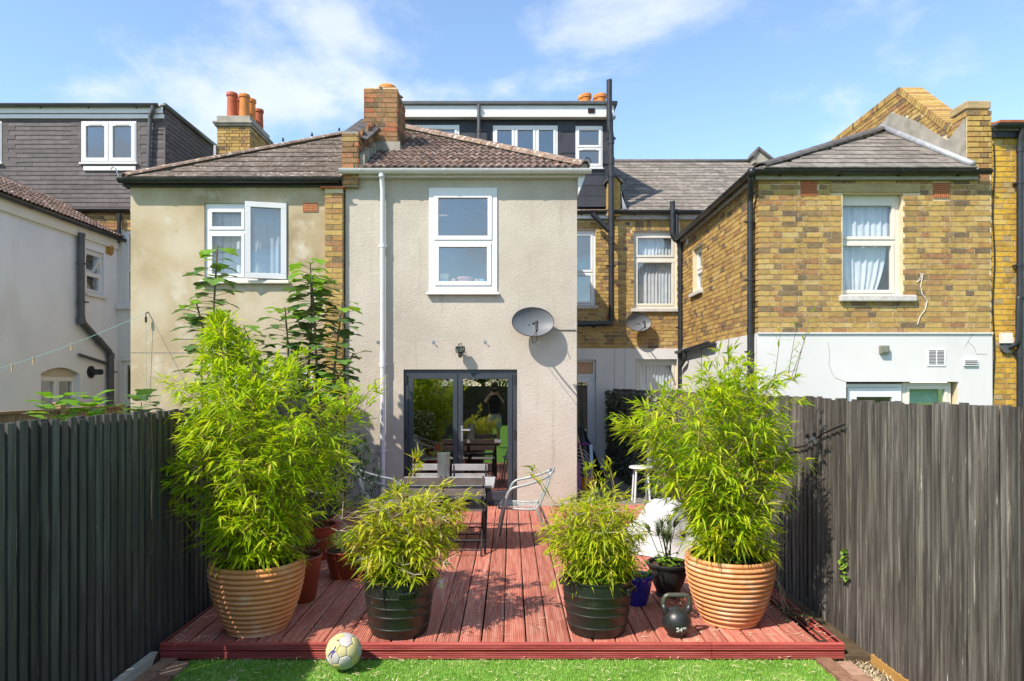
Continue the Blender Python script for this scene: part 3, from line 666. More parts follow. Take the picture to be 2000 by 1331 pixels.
    for it in ps2.items:
        c = it[1].translation
        if it[3] is not None: pcs.items.append(it); continue
        if any(w[0]-.10 < c.x < w[1]+.10 and w[2]-.16 < c.z < w[3]-.04 for w in ws):
            # cut the slate beside or below a window opening
            for w in ws:
                a, b = c.x-.149, c.x+.149; lo, hi = c.z, c.z+.222
                if not (w[0]-.149 < c.x < w[1]+.149 and w[2]-.22 < c.z < w[3]): continue
                if lo < w[2]-.02: pcs.items.append((None, Matrix.Translation((a, 14.155, lo)), dm, (0, b-a, 0, .012, 0, w[2]-lo)))
                elif a < w[0]-.02: pcs.items.append((None, Matrix.Translation((a, 14.155, lo)), dm, (0, w[0]-a, 0, .012, 0, hi-lo)))
                elif b > w[1]+.02: pcs.items.append((None, Matrix.Translation((w[1], 14.155, lo)), dm, (0, b-w[1], 0, .012, 0, hi-lo)))
                break
        else: pcs.items.append(it)
    pcs.done(dm, ms)
    window(dm, Md, ws[0], [(.05, .95, .06, .94)], -.01, glass='pane_mirror', vent=True)
    window(dm, Md, ws[1], [(.03, .325, .06, .94), (.345, .655, .06, .94), (.675, .97, .06, .94)], -.01, glass='pane_mirror')
    window(dm, Md, ws[2], [(.05, .95, .49, .95), (.05, .95, .05, .47)], -.01, glass='pane_mirror', vent=True, sill=(.02, .03, .05))
    MB().box(dx0, dx1+.0, 14.04, 14.155, Z(231), Z(211)).build('dormer_fascia', 'upvc', dm); MB().box(dx0, dx1+.03, 14.0, 14.157, Z(234.5), Z(231.5)).build('dormer_soffit', 'upvc_cream', dm)
    MB().box(dx0-.02, dx1+.06, 13.98, 17.5, Z(210.5), Z(204)).build('dormer_roof', 'grey_plastic', dm, bevel=.01)
    MB().box(X(1147), X(1160), 14.02, 14.039, Z(226), Z(217)).build('soffit_vent', 'vent_hole', dm)
    pipe(dm, [(X(936), 14.07-.10, Z(212)), (X(936), 13.97, Z(300))], .035, 'grey_plastic', joints=[((X(936), 13.97, Z(240)), (X(936), 13.97, Z(232)))], clips=[(X(936), 13.97, Z(262))])
    roofslab(T, [[(-2.2, YB-.02, dz0-.25), (2.14, YB-.02, dz0-.25), (2.14, 17.4, dz0+1.95), (-2.2, 17.4, dz0+1.95)], [(-2.2, 17.4, dz0+1.95), (2.14, 17.4, dz0+1.95), (2.14, 20.5, dz0-.2), (-2.2, 20.5, dz0-.2)]], 'tile_grey', 'main_roof')
    for k, (pxx, yy) in enumerate(((1145, 17.6), (1174, 17.6), (1139, 18.0), (1168, 18.0))):
        z = az(206, yy)-.5; chimney_pot(dm, (ax(pxx, yy), yy, z), .135, az(185+3*(k > 1), yy)-z, 'pot_orange')
    MB().box(ax(1125, 17.5), ax(1195, 17.5), 17.45, 18.3, 6.5, az(206, 17.6)-.45).build('chimney_stack', 'brick_chimney', dm)
    # little tile strip, gutter and fascia under the dormer
    sx0, sx1 = XC+.02, ax(1184, 14.0)
    pcs = Pieces('eaves_tile', 'tile_hip'); ms = {'t': tile_mesh('flat', .12, .14, .018, 'tile_hip')}
    lay_tiles(pcs, 't', T, slope_m((sx0, 13.98, az(413, 13.98)), (1, 0, 0), (0, .8, .35)), [(0, 0), (sx1-sx0, 0), (sx1-sx0, .15), (0, .15)], .12, .14, stagger=0); pcs.done(T, ms)
    MB().box(sx0, ax(1190, YB), YB-.09, YB, az(429, YB), az(419, YB)).build('rear_fascia', 'white_plastic', T)
    gutter(T, (sx0, YB-.15, az(413, 13.95)), (ax(1184, 13.95), YB-.15, az(413, 13.95)), .055, 'black_plastic', (0, -1, 0), 'rear_gutter')
    # soil pipe
    yp = 13.86; P = lambda a, b: at(a, b, yp)
    pipe(T, bend([P(1190, 157), P(1190, 250), P(1193.5, 262), P(1194, 632), P(1105, 634)], .09), .058, 'black_plastic', 'soil_pipe',
         joints=[(P(1190.5, 237), P(1190.5, 222)), (P(1193.5, 282), P(1193.5, 268)), (P(1194, 322), P(1194, 308)), (P(1194, 347), P(1194, 330)), (P(1194, 466), P(1194, 440)), (P(1194, 478), P(1194, 472)), (P(1194, 617), P(1194, 613)), (P(1162, 634), P(1156, 634))], clips=[P(1194, 270), P(1194, 520)])
    pipe(T, [P(1157, 418), P(1175, 436), P(1192, 452)], .052, 'black_plastic', 'branch_pipe', joints=[(P(1183, 444), P(1189, 450))])
    MB().tube([P(1187, 172), P(1187, 157), P(1194, 153), P(1194, 170)], .006, 5).build('bird_guard', 'black_plastic', T)
    return T
build_cream()
# ------------------------------------------------------------------ beige house left of the party line
def build_beige():
    T = thing('terraced_house', 'beige blotchy rendered house with an open casement window and slate roof', 'house', (-3.9, YF, 0))
    Mx = frame_m((0, YF, 0), (1, 0, 0)); X = lambda px: ax(px, YF); Z = lambda py: az(py, YF)
    x0, x1 = X(255), X(637); zt = Z(366); wr = (X(399), X(562), Z(549), Z(397)); w2 = (X(450), X(610), Z(880), Z(716))
    wall = holed(MB(), Mx, x0, x1, 0, zt, [wr, w2], 0, .22).build('wall', 'render_beige', T)
    MB().box(x0, x0+.22, YF+.221, YB, 0, zt).build('side_wall', 'render_beige', T)
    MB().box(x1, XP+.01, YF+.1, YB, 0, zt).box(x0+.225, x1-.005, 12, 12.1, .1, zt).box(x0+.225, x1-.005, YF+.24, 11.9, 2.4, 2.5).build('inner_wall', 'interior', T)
    # brick end of the party wall
    pier = MB().box(x1+.001, XP-.008, YF-.062, YF+.2, 0, Z(371)).build('brick_pier', 'mortar', T)
    bm_ = brick_meshes('brick_stock'); pcs = Pieces('brick', 'brick_stock'); pw = XP-x1
    r = 0; z = .3
    while z < Z(372)-BH:
        seq = ((.002, pw-.006),) if r % 2 == 0 else ((.002, .105), (.115, pw-.006))
        for a, b in seq: pcs.add(None, frame_m((x1, YF-.065, 0), (1, 0, 0)) @ Matrix.Translation((a, random.uniform(-.004, .002), z)), pier, (0, b-a, -.009, .05, 0, BH))
        z += CO; r += 1
    for k, mw, par, d in pcs.items:
        mb = MB().box(*d); o = mb.build('brick', 'brick_stock', None); o.matrix_world = mw; attach(o, par)
    MB().box(X(629), XP+.01, YF-.10, YF-.003, Z(371), Z(368)).build('pier_tile', 'red_tile', T)
    # window: fixed left lights, right casement swung open
    fr = window(T, Mx, wr, [(.045, .475, .66, .93), (.045, .475, .05, .62), (.515, .965, .05, .95)], .03, mat='upvc', glass='pane_glass', sill=(.035, .045, .07), sillmat='upvc_cream', skip=(2,), curtain=None)
    a, b, c, d = wr[0]+.515*(wr[1]-wr[0]), wr[1]-.02, wr[2]+.02, wr[3]-.01
    Ms = Mx @ Matrix.Translation((b, .02, 0)) @ Matrix.Rotation(R(13), 4, 'Z') @ Matrix.Translation((-b, 0, 0))
    cs_ = ring(MB(), Ms, a, b, c, d, .075, -.045, .02).build('casement', 'upvc', fr, bevel=.004)
    MB().box(a+.07, b-.07, -.012, -.004, c+.07, d-.07, Ms).build('casement_pane', 'pane_mirror', fr)
    make_curtain(fr, Mx, (wr[0]+.02, wr[0]+.52, wr[2]+.05, wr[3]-.1), .25, folds=5); make_curtain(fr, Mx, (a, wr[1], wr[2]+.05, wr[3]-.06), .25, folds=6)
    window(T, Mx, w2, [(.04, .48, .05, .95), (.52, .96, .05, .95)], .03, glass='pane_glass', sill=(.03, .05, .06), name='lower_window')
    air_brick(T, Mx, X(592), X(621), Z(414), Z(397), 7, 4)
    MB().box(x0, x1, YF-.004, YF+.005, Z(689.5), Z(688)).build('render_joint', 'cement', T)
    # eaves
    ye = YF-.13; ze = az(350, ye)
    MB().box(x0-.08, XP-.02, YF-.075, YF+.1, Z(366.5), Z(357)).build('fascia', 'fascia_dark', T)
    gutter(T, (X(243), YF-.14, ze), (XP-.03, YF-.14, ze), .06, 'black_plastic', (0, -1, 0), brackets=.85)
    t = .60; cs = 1/math.sqrt(1+t*t); e0 = Vector((X(247), ye, ze+.02)); Wd = XP-.0-e0.x; top = e0.z+Wd*t
    e1 = Vector((XP, ye, e0.z)); apex = Vector((XP, ye+Wd, top)); back = Vector((XP, YB, top)); be = Vector((e0.x, YB, e0.z))
    rf = roofslab(T, [[e0, e1, apex], [be, e0, apex, back]], 'ridge_grey', 'roof')
    pcs = Pieces('tile', 'tile_concrete'); ms = {'s': tile_mesh('flat', .36, .30, .014, 'tile_concrete')}
    lay_tiles(pcs, 's', rf, slope_m(e0, (1, 0, 0), (0, cs, t*cs)), [(.04, -.03), (Wd-.05, -.03), (Wd-.05, Wd/cs-.04)], .36, .30, clip=(-9, Wd-.004), th=.02); pcs.done(rf, ms)
    ridge_tiles(rf, e0+Vector((.03, .02, .015)), apex+Vector((0, 0, .02)), .11, .46, 'tile_hip', 'hip_tile', .5); MB().tube([e0+Vector((.06, .06, -.01)), apex+Vector((0, 0, -.01))], .06, 8).build('hip_bed', 'cement', rf)
    MB().tube([e0+Vector((-.02, -.02, .0)), e0+Vector((-.06, -.03, .12)), e0+Vector((-.10, -.03, .14)), e0+Vector((-.13, -.03, .10))], .008, 6).build('hip_iron', 'steel', rf)
    for k in range(3): q = .55+.12*k; p = e0.lerp(apex, q); MB().lathe([(.02, 0), (.015, .05), (0, .06)], tuple(p+Vector((0, 0, .09))), 8).build('ridge_nib', 'black_plastic', rf)
    # main roof far behind, chimney with five pots
    roofslab(T, [[(-6.6, YB, 5.25), (-2.2, YB, 5.25), (-2.2, 17.2, 7.05), (-6.6, 17.2, 7.05)], [(-6.6, 17.2, 7.05), (-2.2, 17.2, 7.05), (-2.2, 20.5, 5.2), (-6.6, 20.5, 5.2)]], 'tile_grey', 'main_roof')
    MB().box(-6.6, XP, YB, YB+.25, 0, 5.2).build('rear_wall', 'render_beige', T)
    yc = 15.5; c0, c1 = ax(424, yc), ax(488, yc); zc = az(247, yc); cd = 1.25
    ch = MB().box(c0+.01, c1-.01, yc+.01, yc+cd-.01, 5.6, zc).build('chimney', 'mortar_dark', T)
    pcs = Pieces('brick', 'brick_stock', 150); bm2 = brick_meshes('brick_stock')
    lay_bricks(pcs, ch, frame_m((c0, yc, 0), (1, 0, 0)), 0, c1-c0, az(318, yc), zc-.01, base=zc-.01-20*CO)
    lay_bricks(pcs, ch, frame_m((c1, yc, 0), (0, 1, 0)), 0, cd, az(318, yc), zc-.01, base=zc-.01-20*CO); pcs.done(ch, bm2)
    MB().box(c0-.05, c1+.05, yc-.05, yc+cd+.05, zc, zc+.05).box(c0-.08, c1+.08, yc-.08, yc+cd+.08, zc+.051, zc+.10).box(c0-.01, c1+.01, yc-.01, yc+cd+.01, zc+.101, zc+.24).build('corbel', 'cement', ch, bevel=.01)
    for px, py0, dy, r, m in ((453.5, 183, .22, .125, 'pot_red'), (477.5, 186, .22, .125, 'pot_orange'), (466, 194, .62, .12, 'pot_red'), (490, 195, .62, .12, 'pot_orange'), (505.5, 215, 1.05, .115, 'pot_red')):
        y = yc+dy; x = ax(px, y); chimney_pot(ch, (min(x, c1-.05), y, zc+.23), r, az(py0, y)-zc-.23, m)
    MB().box(c0-.06, c0-.005, yc-.05, yc+.3, zc-.95, zc-.45).build('chimney_flashing', 'lead', ch)
build_beige()

# ------------------------------------------------------------------ white house at the far left
def build_white():
    T = thing('terraced_house', 'white rendered house with tile-hung loft at the far left', 'house', (-8.3, 12, 0))
    XW = -8.13; Mx = frame_m((XW, 0, 0), (0, 1, 0)); Yp = lambda px: -XW*F/(CX-px)
    zt = 4.74
    w1 = (Yp(168), Yp(203), 3.56, 4.42); w2 = (Yp(80), Yp(156), .95, 1.96); w2o = (w2[0], w2[1], .95, 2.12)
    holed(MB(), Mx, 9.4, YB, 0, zt, [w1, w2o], 0, .22).build('wall', 'render_grey_white', T)
    MB().box(-12, XW-.23, 11.0, 11.1, 0, zt).box(-10, -9.9, 11.15, YB, 0, zt).box(-12, XW-.01, 9.4, 9.5, 0, zt).build('inner_wall', 'interior', T)
    f1 = window(T, Mx, w1, [(.07, .93, .50, .95), (.07, .93, .06, .46)], .05, skip=(0,), glass='pane_glass', sill=(.04, .05, .06), sillmat='render_white')
    a, b, c, d = w1[0]+.02, w1[1]-.02, w1[2]+.48*(w1[3]-w1[2]), w1[3]-.02
    Ms = Mx @ Matrix.Translation((0, .04, d)) @ Matrix.Rotation(R(24), 4, 'X') @ Matrix.Translation((0, 0, -d))
    ring(MB(), Ms, a, b, c, d, .07, -.04, .02).build('top_casement', 'upvc', f1, bevel=.004); MB().box(a+.065, b-.065, -.015, -.008, c+.065, d-.065, Ms).build('casement_pane', 'pane_glass', f1)
    window(T, Mx, w2, [(.04, .48, .05, .95), (.52, .96, .05, .95)], .10, glass='pane_glass', name='lower_window', vent=True)
    MB().box(w2[0]+.001, w2[1]-.001, .08, .14, w2[3]+.001, w2o[3]-.001, Mx).build('arch_infill', 'render_cream', T)
    arch = MB(); n = 12
    for i in range(n):
        a0, a1 = i/n, (i+1)/n; zf_ = lambda t: 2.0+.115*(1-(2*t-1)**2)
        u0, u1 = w2[0]+(w2[1]-w2[0])*a0, w2[0]+(w2[1]-w2[0])*a1
        arch.prism([Mx @ Vector((u0, 0.001, zf_(a0))), Mx @ Vector((u1, .001, zf_(a1))), Mx @ Vector((u1, .001, 2.121)), Mx @ Vector((u0, .001, 2.121))], Mx.to_3x3() @ Vector((0, .07, 0)))
    arch.build('arch_head', 'render_grey_white', T, fix=True)
    # eaves and pantile roof
    MB().box(XW, XW+.06, 9.4, YB-.05, zt-.16, zt+.05).build('fascia', 'upvc_cream', T)
    gutter(T, (XW+.12, 9.4, zt+.07), (XW+.12, YB+.12, zt+.07), .062, 'black_plastic', (1, 0, 0), brackets=.75)
    rf = roofslab(T, [[(XW+.1, 9.3, zt+.08), (XW+.1, YB, zt+.08), (XW-2.4, YB, zt+1.45), (XW-2.4, 9.3, zt+1.45)]], 'ridge_grey', 'roof')
    pcs = Pieces('tile', 'tile_pantile'); ms = {'p': tile_mesh('wave', .205, .285, .016, 'tile_pantile')}
    lay_tiles(pcs, 'p', rf, slope_m((XW+.12, 9.3, zt+.09), (0, 1, 0), (-2.5, 0, 1.37)), [(0, 0), (YB-9.3, 0), (YB-9.3, 1.6), (0, 1.6)], .205, .285, stagger=0); pcs.done(rf, ms)
    MB().box(XW-1.2, XW+.09, YB-.5, YB-.001, zt+.10, zt+.17, Matrix.Translation((0, 0, 0))).build('lead_apron', 'lead', rf)
    # pipes
    W_ = lambda px, py, off=.085: Vector((XW+off, (-XW-off)*F/(CX-px), az(py, (-XW-off)*F/(CX-px))))
    pipe(T, bend([W_(158.5, 456), W_(158.5, 628), W_(216, 690), W_(216, 850)], .12), .062, 'grey_plastic', 'soil_pipe', joints=[(W_(158.5, 634), W_(158.5, 620)), (W_(192, 664), W_(198, 671)), (W_(216, 700), W_(216, 690)), (W_(158.5, 462), W_(158.5, 456))], clips=[W_(158.5, 515), W_(158.5, 590), W_(216, 727)])
    pipe(T, [W_(155, 693, .05), W_(214, 712, .05)], .028, 'grey_plastic', 'waste_pipe')
    p = W_(177, 727, 0); MB().tube([p, p+Vector((.02, 0, 0))], .12, 16).tube([p, p+Vector((.22, 0, 0))], .055, 12).build('boiler_flue', 'black_plastic', T, True, sharp=40)
    p = W_(212, 488, 0); MB().box(p.x, p.x+.02, p.y-.10, p.y+.10, p.z-.10, p.z+.10).box(p.x+.021, p.x+.07, p.y-.05, p.y-.01, p.z-.08, p.z+.08).box(p.x+.021, p.x+.07, p.y+.02, p.y+.06, p.z-.08, p.z+.08).build('wall_vent', 'gravel_board', T)
    # rear wall piece
    Mb = frame_m((0, YB, 0), (1, 0, 0)); X = lambda px: ax(px, YB); Z = lambda py: az(py, YB)
    r1 = (X(240), X(330), Z(596), Z(447)); r2 = (X(235), X(330), Z(850), Z(705))
    holed(MB(), Mb, XW, -6.55, 0, 5.0, [r1, r2], 0, .22).build('rear_wall', 'render_white', T)
    MB().box(-12, -6.6, 14.6, 14.7, 0, 5.0).build('inner_back_wall', 'interior', T)
    window(T, Mb, r1, [(.05, .95, .5, .97), (.05, .95, .03, .47)], .06, glass='pane_mirror', sill=(.12, .09, .08), sillmat='render_white'); window(T, Mb, r2, [(.05, .95, .45, .97), (.05, .95, .03, .42)], .06, glass='pane_glass', name='lower_window')
    # brick strip under the loft
    st = MB().box(-12, -6.55, YB+.02, YB+.2, 5.0, 5.42).build('brick_strip', 'mortar', T); pcs = Pieces('brick', 'brick_stock', 60); bm_ = brick_meshes('brick_stock')
    lay_bricks(pcs, st, frame_m((0, YB+.01, 0), (1, 0, 0)), XW-.9, -6.6, 5.0, 5.40, base=5.0); pcs.done(st, bm_)
    yl = 14.4; X = lambda px: ax(px, yl); Z = lambda py: az(py, yl)
    gutter(T, (X(90), YB-.06, az(411, YB)), (X(275), YB-.06, az(411, YB)), .062, 'black_plastic', (0, -1, 0), 'loft_gutter')
    pipe(T, [at(233, 418, YB-.06), at(232, 460, YB-.06), at(229, 475, YB-.05)], .04, 'black_plastic', 'loft_downpipe')
    # tile hung loft
    Ml = frame_m((0, yl, 0), (1, 0, 0)); xr = X(322); z0, z1 = Z(413), Z(214)
    ws = [(X(160), X(267), Z(319), Z(238)), (X(-110), X(4), Z(319), Z(238))]
    lm = holed(MB(), Ml, X(-240), xr, z0, z1, ws, .02, .2); lm.box(xr-.1, xr-.02, yl+.21, 17.6, z0, z1).box(X(-240), xr-.11, 16, 16.1, z0, z1).box(X(-240), xr-.11, yl+.21, 15.9, z0, z0+.1); loft = lm.build('loft', 'fascia_dark', T)
    pcs = Pieces('tile', 'tile_mansard'); ms = {'t': tile_mesh('flat', .33, .0945, .011, 'tile_mansard')}; tmp = Pieces('tile', 'tile_mansard')
    lay_tiles(tmp, 't', loft, slope_m((0, yl+.012, 0), (1, 0, 0), (0, 0, 1)), [(X(-60), z0), (xr-.03, z0), (xr-.03, Z(233)), (X(-60), Z(233))], .33, .0945, clip=(-99, xr+.004), th=.017)
    for it in tmp.items:
        c = it[1].translation
        if it[3] is not None: pcs.items.append(it); continue
        hit = [w for w in ws if w[0]-.165 < c.x < w[1]+.165 and w[2]-.10 < c.z < w[3]-.02]
        if not hit: pcs.items.append(it); continue
        w = hit[0]; a, b = c.x-.163, c.x+.163
        for (p, q) in ((a, min(b, w[0]-.01)), (max(a, w[1]+.01), b)):
            if q-p > .02: pcs.items.append((None, Matrix.Translation((p, yl-.008, c.z)), loft, (0, q-p, 0, .022, 0, .0945)))
    pcs.limit = 300; pcs.done(loft, ms)
    p2 = Pieces('cheek_tile', 'tile_mansard'); ms2 = {'t': tile_mesh('flat', .33, .0945, .011, 'tile_mansard')}
    lay_tiles(p2, 't', loft, slope_m((xr-.015, yl, 0), (0, 1, 0), (0, 0, 1)), [(0, z0), (0, Z(211)), (3.0, Z(211)), (3.0, Z(211)-.15), (.3, z0)], .33, .0945, clip=(0, 99), th=.017); p2.done(loft, ms2)
    MB().prism([(xr-.03, yl-.005, z0), (xr+.016, yl-.02, z0), (xr+.016, yl-.02, Z(216)), (xr-.03, yl-.005, Z(216))], (0, .03, 0)).build('corner_lead', 'tile_mansard', loft, fix=True)
    window(loft, Ml, ws[0], [(.02, .49, .03, .97), (.51, .98, .03, .97)], -.02, glass='pane_mirror', vent=True, sill=(.03, .035, .06), sw=.075)
    window(loft, Ml, ws[1], [(.02, .49, .03, .97), (.51, .98, .03, .97)], -.02, glass='pane_mirror', vent=True, sill=(.03, .035, .06), sw=.075)
    MB().box(ws[0][0]+.05, ws[0][1]-.01, yl-.035, yl-.001, Z(334), Z(326)).build('lead_apron', 'white_plastic', loft)
    MB().box(X(-240), xr, yl-.05, yl+.01, Z(233), Z(225)).box(X(-240), xr-.01, yl-.085, yl-.051, Z(224), Z(212)).build('loft_fascia', 'upvc', loft)
    MB().box(X(-240), xr+.03, yl-.1, 17.7, Z(211.5), Z(207.5)).build('loft_roof', 'grey_plastic', loft, bevel=.01)
    MB().tube([(xr+.02, yl-.06, Z(208)), (xr+.02, 17.4, Z(208))], .055, 8).build('verge_roll', 'grey_plastic', loft, True)
    gutter(loft, (X(-240), yl-.15, Z(209)), (X(318), yl-.15, Z(209)), .055, 'grey_plastic', (0, -1, 0), 'roof_gutter', brackets=.95)
    pipe(loft, bend([(X(306), yl-.15, Z(213)), (X(306), yl-.15, Z(222)), (X(297), yl-.08, Z(232)), (X(293), yl-.07, Z(340))], .05), .042, 'grey_plastic')
build_white()

# ------------------------------------------------------------------ brick house on the right
def build_brick():
    T = thing('terraced_house', 'yellow-brown stock brick house with white ground floor and hipped slate roof', 'house', (5, YR, 0))
    Mx = frame_m((0, YR, 0), (1, 0, 0)); X = lambda px: ax(px, YR); Z = lambda py: az(py, YR)
    x0, x1, xp = X(1481), X(1937), X(1891); zb, zt = Z(651), Z(341)
    wr = (X(1644), X(1764), Z(577), Z(378)); dr = (X(1651), X(1870), .05, Z(746))
    wall = holed(MB(), Mx, x0+.008, x1-.003, 0, zt+.02, [wr, dr], .008, .23).build('wall', 'mortar', T)
    band = holed(MB(), Mx, x0-.02, x1-.005, .01, zb, [dr], -.022, .006).build('render_band', 'render_white', T)
    MB().box(x0-.02, x1-.005, YR-.045, YR-.023, zb-.012, zb+.006).build('band_drip', 'upvc', T)
    bm_ = brick_meshes('brick_stock'); pcs = Pieces('brick', 'brick_stock', 300)
    lint = (X(1622), X(1797), Z(377), Z(358)); vents = [(X(1564), X(1595), Z(383), Z(354)), (X(1823), X(1854), Z(387), Z(358))]
    lay_bricks(pcs, wall, frame_m((0, YR, 0), (1, 0, 0)), x0, x1-.005, zb, zt, [wr, lint]+[(v[0]-.012, v[1]+.012, v[2]-.01, v[3]+.01) for v in vents], base=zb+.008)
    lay_bricks(pcs, wall, frame_m((0, YR, 0), (1, 0, 0)), xp, x1-.005, zt, Z(212), base=zb+.008)
    for v in vents: air_brick(T, Mx, *v, 8, 8)
    MB().box(lint[0], lint[1], -.014, .1, lint[2]+.004, lint[3]-.004, Mx).build('lintel', 'stone_lintel', T, bevel=.012)
    MB().box(X(1643), X(1645.5), -.002, .1, wr[2], wr[3], Mx).build('window_reveal', 'mortar', T)
    fr = window(T, Mx, wr, [(.0 + .02, .93, .56, .93), (.03, .92, .03, .53)], .11, mat='upvc_cream', glass='pane_glass')
    make_curtain(fr, Mx, (wr[0]+.05, wr[1]-.08, wr[2]+1.5*.0+.82, wr[3]-.09), .215, folds=8); make_curtain(fr, Mx, (wr[0]+.05, wr[1]-.12, wr[2]+.06, wr[2]+.80), .225, folds=7, gather=wr[0]+.3)
    MB().box(X(1638), X(1786), -.07, .12, Z(590), Z(577.5), Mx).build('stone_sill', 'stone_sill', T, bevel=.015)
    # ground floor door and window behind the fence
    dd = ring(MB(), Mx, dr[0]+.002, X(1768), .12, dr[3]-.03, .05, .08, .14).build('kitchen_door', 'upvc', T)
    ring(MB(), Mx, dr[0]+.06, X(1765), .13, dr[3]-.085, .13, .06, .12).build('door_leaf', 'upvc', dd); MB().box(dr[0]+.18, X(1757), .09, .1, .4, dr[3]-.2, Mx).build('door_pane', 'pane_glass', dd)
    f2 = window(T, Mx, (X(1769), X(1864), .9, dr[3]-.012), [(.07, .93, .06, .95)], .08, mat='upvc_cream', glass='pane_glass', name='kitchen_window')
    MB().box(X(1780), X(1850), .2, .22, 1.55, dr[3]-.05, Mx).build('blind', 'blind_green', f2)
    MB().box(x0+.3, x1-.1, YR+1.8, YR+1.9, .05, zt).box(x0+.25, x1-.1, YR+.25, YR+1.79, 2.40, 2.5).build('inner_wall', 'interior', T)
    # small fittings on the white band
    p = (X(1723), Z(684)); j = MB().box(p[0]-.062, p[0]+.062, -.085, -.0225, p[1]-.06, p[1]+.062, Mx).build('junction_box', 'box_green', T, bevel=.012)
    MB().box(p[0]-.045, p[0]+.045, -.093, -.0855, p[1]-.035, p[1]+.045, Mx).build('box_lid', 'box_green', j, bevel=.004)
    v0 = (X(1811), X(1842), Z(713), Z(684)); vg = MB().box(v0[0]-.02, v0[1]+.02, -.032, -.0225, v0[2]-.02, v0[3]+.02, Mx).build('vent_grille', 'vent_white', T)
    for c in range(2):
        for r in range(10):
            u = v0[0]+.005+c*.115; zz = v0[2]+.008+r*.0205; MB().box(u, u+.098, -.0345, -.0322, zz, zz+.010, Mx).build('vent_slot', 'vent_hole', vg)
    v1 = (X(1879), X(1906), Z(715), Z(703)); vg2 = MB().box(v1[0], v1[1], -.05, -.0225, v1[2], v1[3], Mx).build('louvre_vent', 'vent_white', T)
    for r in range(3): zz = v1[2]+.014+r*.024; MB().box(v1[0]+.01, v1[1]-.01, -.0525, -.0505, zz, zz+.012, Mx).build('vent_slot', 'vent_hole', vg2)
    def wall_line(pts, r, mat, name):
        return MB().tube([Mx @ Vector((X(a), -.0235 if b > 650 else -.014, Z(b))) for a, b in pts], r, 5).build(name, mat, T)
    wall_line([(1615, 668), (1619, 690), (1617, 712), (1622, 725), (1629, 738), (1650, 746)], .003, 'cement', 'crack'); wall_line([(1898, 652), (1888, 668), (1900, 678), (1905, 692), (1925, 692)], .003, 'cement', 'crack'); wall_line([(1888, 668), (1882, 680)], .002, 'cement', 'crack')
    wall_line([(1796, 533), (1800, 545), (1790, 552), (1802, 534), (1797, 560), (1800, 575), (1810, 588), (1806, 605), (1795, 620), (1791, 635)], .006, 'cable_white', 'loose_cable')
    # side wall facing the alley
    Ms = frame_m((x0, YB, 0), (0, -1, 0)); sw = (.95, 1.62, 3.55, 4.40)
    side = holed(MB(), Ms, .0, YB-YR-.01, 0, zt+.02, [sw], .008, .23).build('side_wall', 'mortar', T)
    lay_bricks(pcs, side, frame_m((x0, YB, 0), (0, -1, 0)), 0, YB-YR-.005, zb, zt, [sw], base=zb+.008)
    holed(MB(), Ms, .0, YB-YR, .01, zb, [], -.02, .006).build('side_render', 'render_white', T)
    window(T, Ms, sw, [(.06, .94, .52, .96), (.06, .94, .04, .48)], .09, glass='pane_glass', sill=(.06, .07, .06), sillmat='stone_sill')
    for k in range(2): MB().box(YB-10.9-k*1.55, YB-10.88-k*1.55, -.0235, -.0205, 1.2, zb-.002, Ms).build('side_cable', 'cable_black', T)
    MB().box(.95-.35, .95-.22, -.03, -.01, 4.55, 4.68, Ms).build('flue_plate', 'stone_sill', T)
    # eaves, gutters
    ye = YR-.13; ze = az(333, ye)
    MB().box(x0-.06, X(1905), YR-.065, YR-.012, zt-.09, zt+.08).build('fascia', 'fascia_timber', T)
    MB().box(x0-.065, x0-.012, YR-.02, YB-.05, zt-.09, zt+.08).build('side_fascia', 'fascia_timber', T)
    gutter(T, (x0-.14, ye-.0, ze), (X(1922), ye, ze), .058, 'black_plastic', (0, -1, 0), brackets=.75)
    gutter(T, (x0-.13, ye, ze), (x0-.13, YB-.1, ze-.02), .058, 'black_plastic', (-1, 0, 0), 'side_gutter', brackets=.7)
    MB().tube([(x0-.18, ye, ze-.03), (x0-.12, ye, ze-.03)], .066, 10).build('gutter_corner', 'black_plastic', T, True)
    cx_ = x0-.08
    pipe(T, bend([(x0-.13, ye+.06, ze-.04), (x0-.13, ye+.06, ze-.12), (cx_, YR+.10, ze-.35), (cx_, YR+.10, .1)], .06), .041, 'black_plastic', joints=[((cx_, YR+.10, az(650, YR)), (cx_, YR+.10, az(640, YR)))], clips=[(cx_, YR+.1, az(545, YR)), (cx_, YR+.1, az(687, YR)), (cx_, YR+.1, az(430, YR))])
    # hipped front roof leaning on the party wall
    e0 = Vector((x0-.10, YR-.17, ze+.02)); e1 = Vector((xp, e0.y, e0.z)); apex = Vector((xp, 11.83, 6.21)); back = Vector((xp, YB, 6.21)); be = Vector((e0.x, YB, e0.z))
    rf = roofslab(T, [[e0, e1, apex], [be, e0, apex, back]], 'ridge_grey', 'roof')
    sv = Vector((0, apex.y-e1.y, apex.z-e1.z)); Ls = sv.length; Wd = e1.x-e0.x
    p2 = Pieces('tile', 'tile_grey'); ms = {'s': tile_mesh('flat', .36, .27, .013, 'tile_grey')}
    lay_tiles(p2, 's', rf, slope_m(e0, (1, 0, 0), sv), [(.10, -.03), (Wd-.02, -.03), (Wd-.02, Ls-.06)], .36, .27, clip=(-9, Wd-.004), th=.02); p2.done(rf, ms)
    ridge_tiles(rf, e0+Vector((.08, .05, .02)), apex+Vector((-.02, -.02, .02)), .115, .46, 'ridge_grey', 'hip_tile', .55); MB().tube([e0+Vector((.10, .08, -.01)), apex+Vector((-.02, -.02, -.01))], .065, 8).build('hip_bed', 'cement', rf)
    MB().tube([e1+Vector((-.05, 0, .05)), apex+Vector((-.06, -.02, .06))], .05, 8).build('lead_valley', 'lead', rf, True)
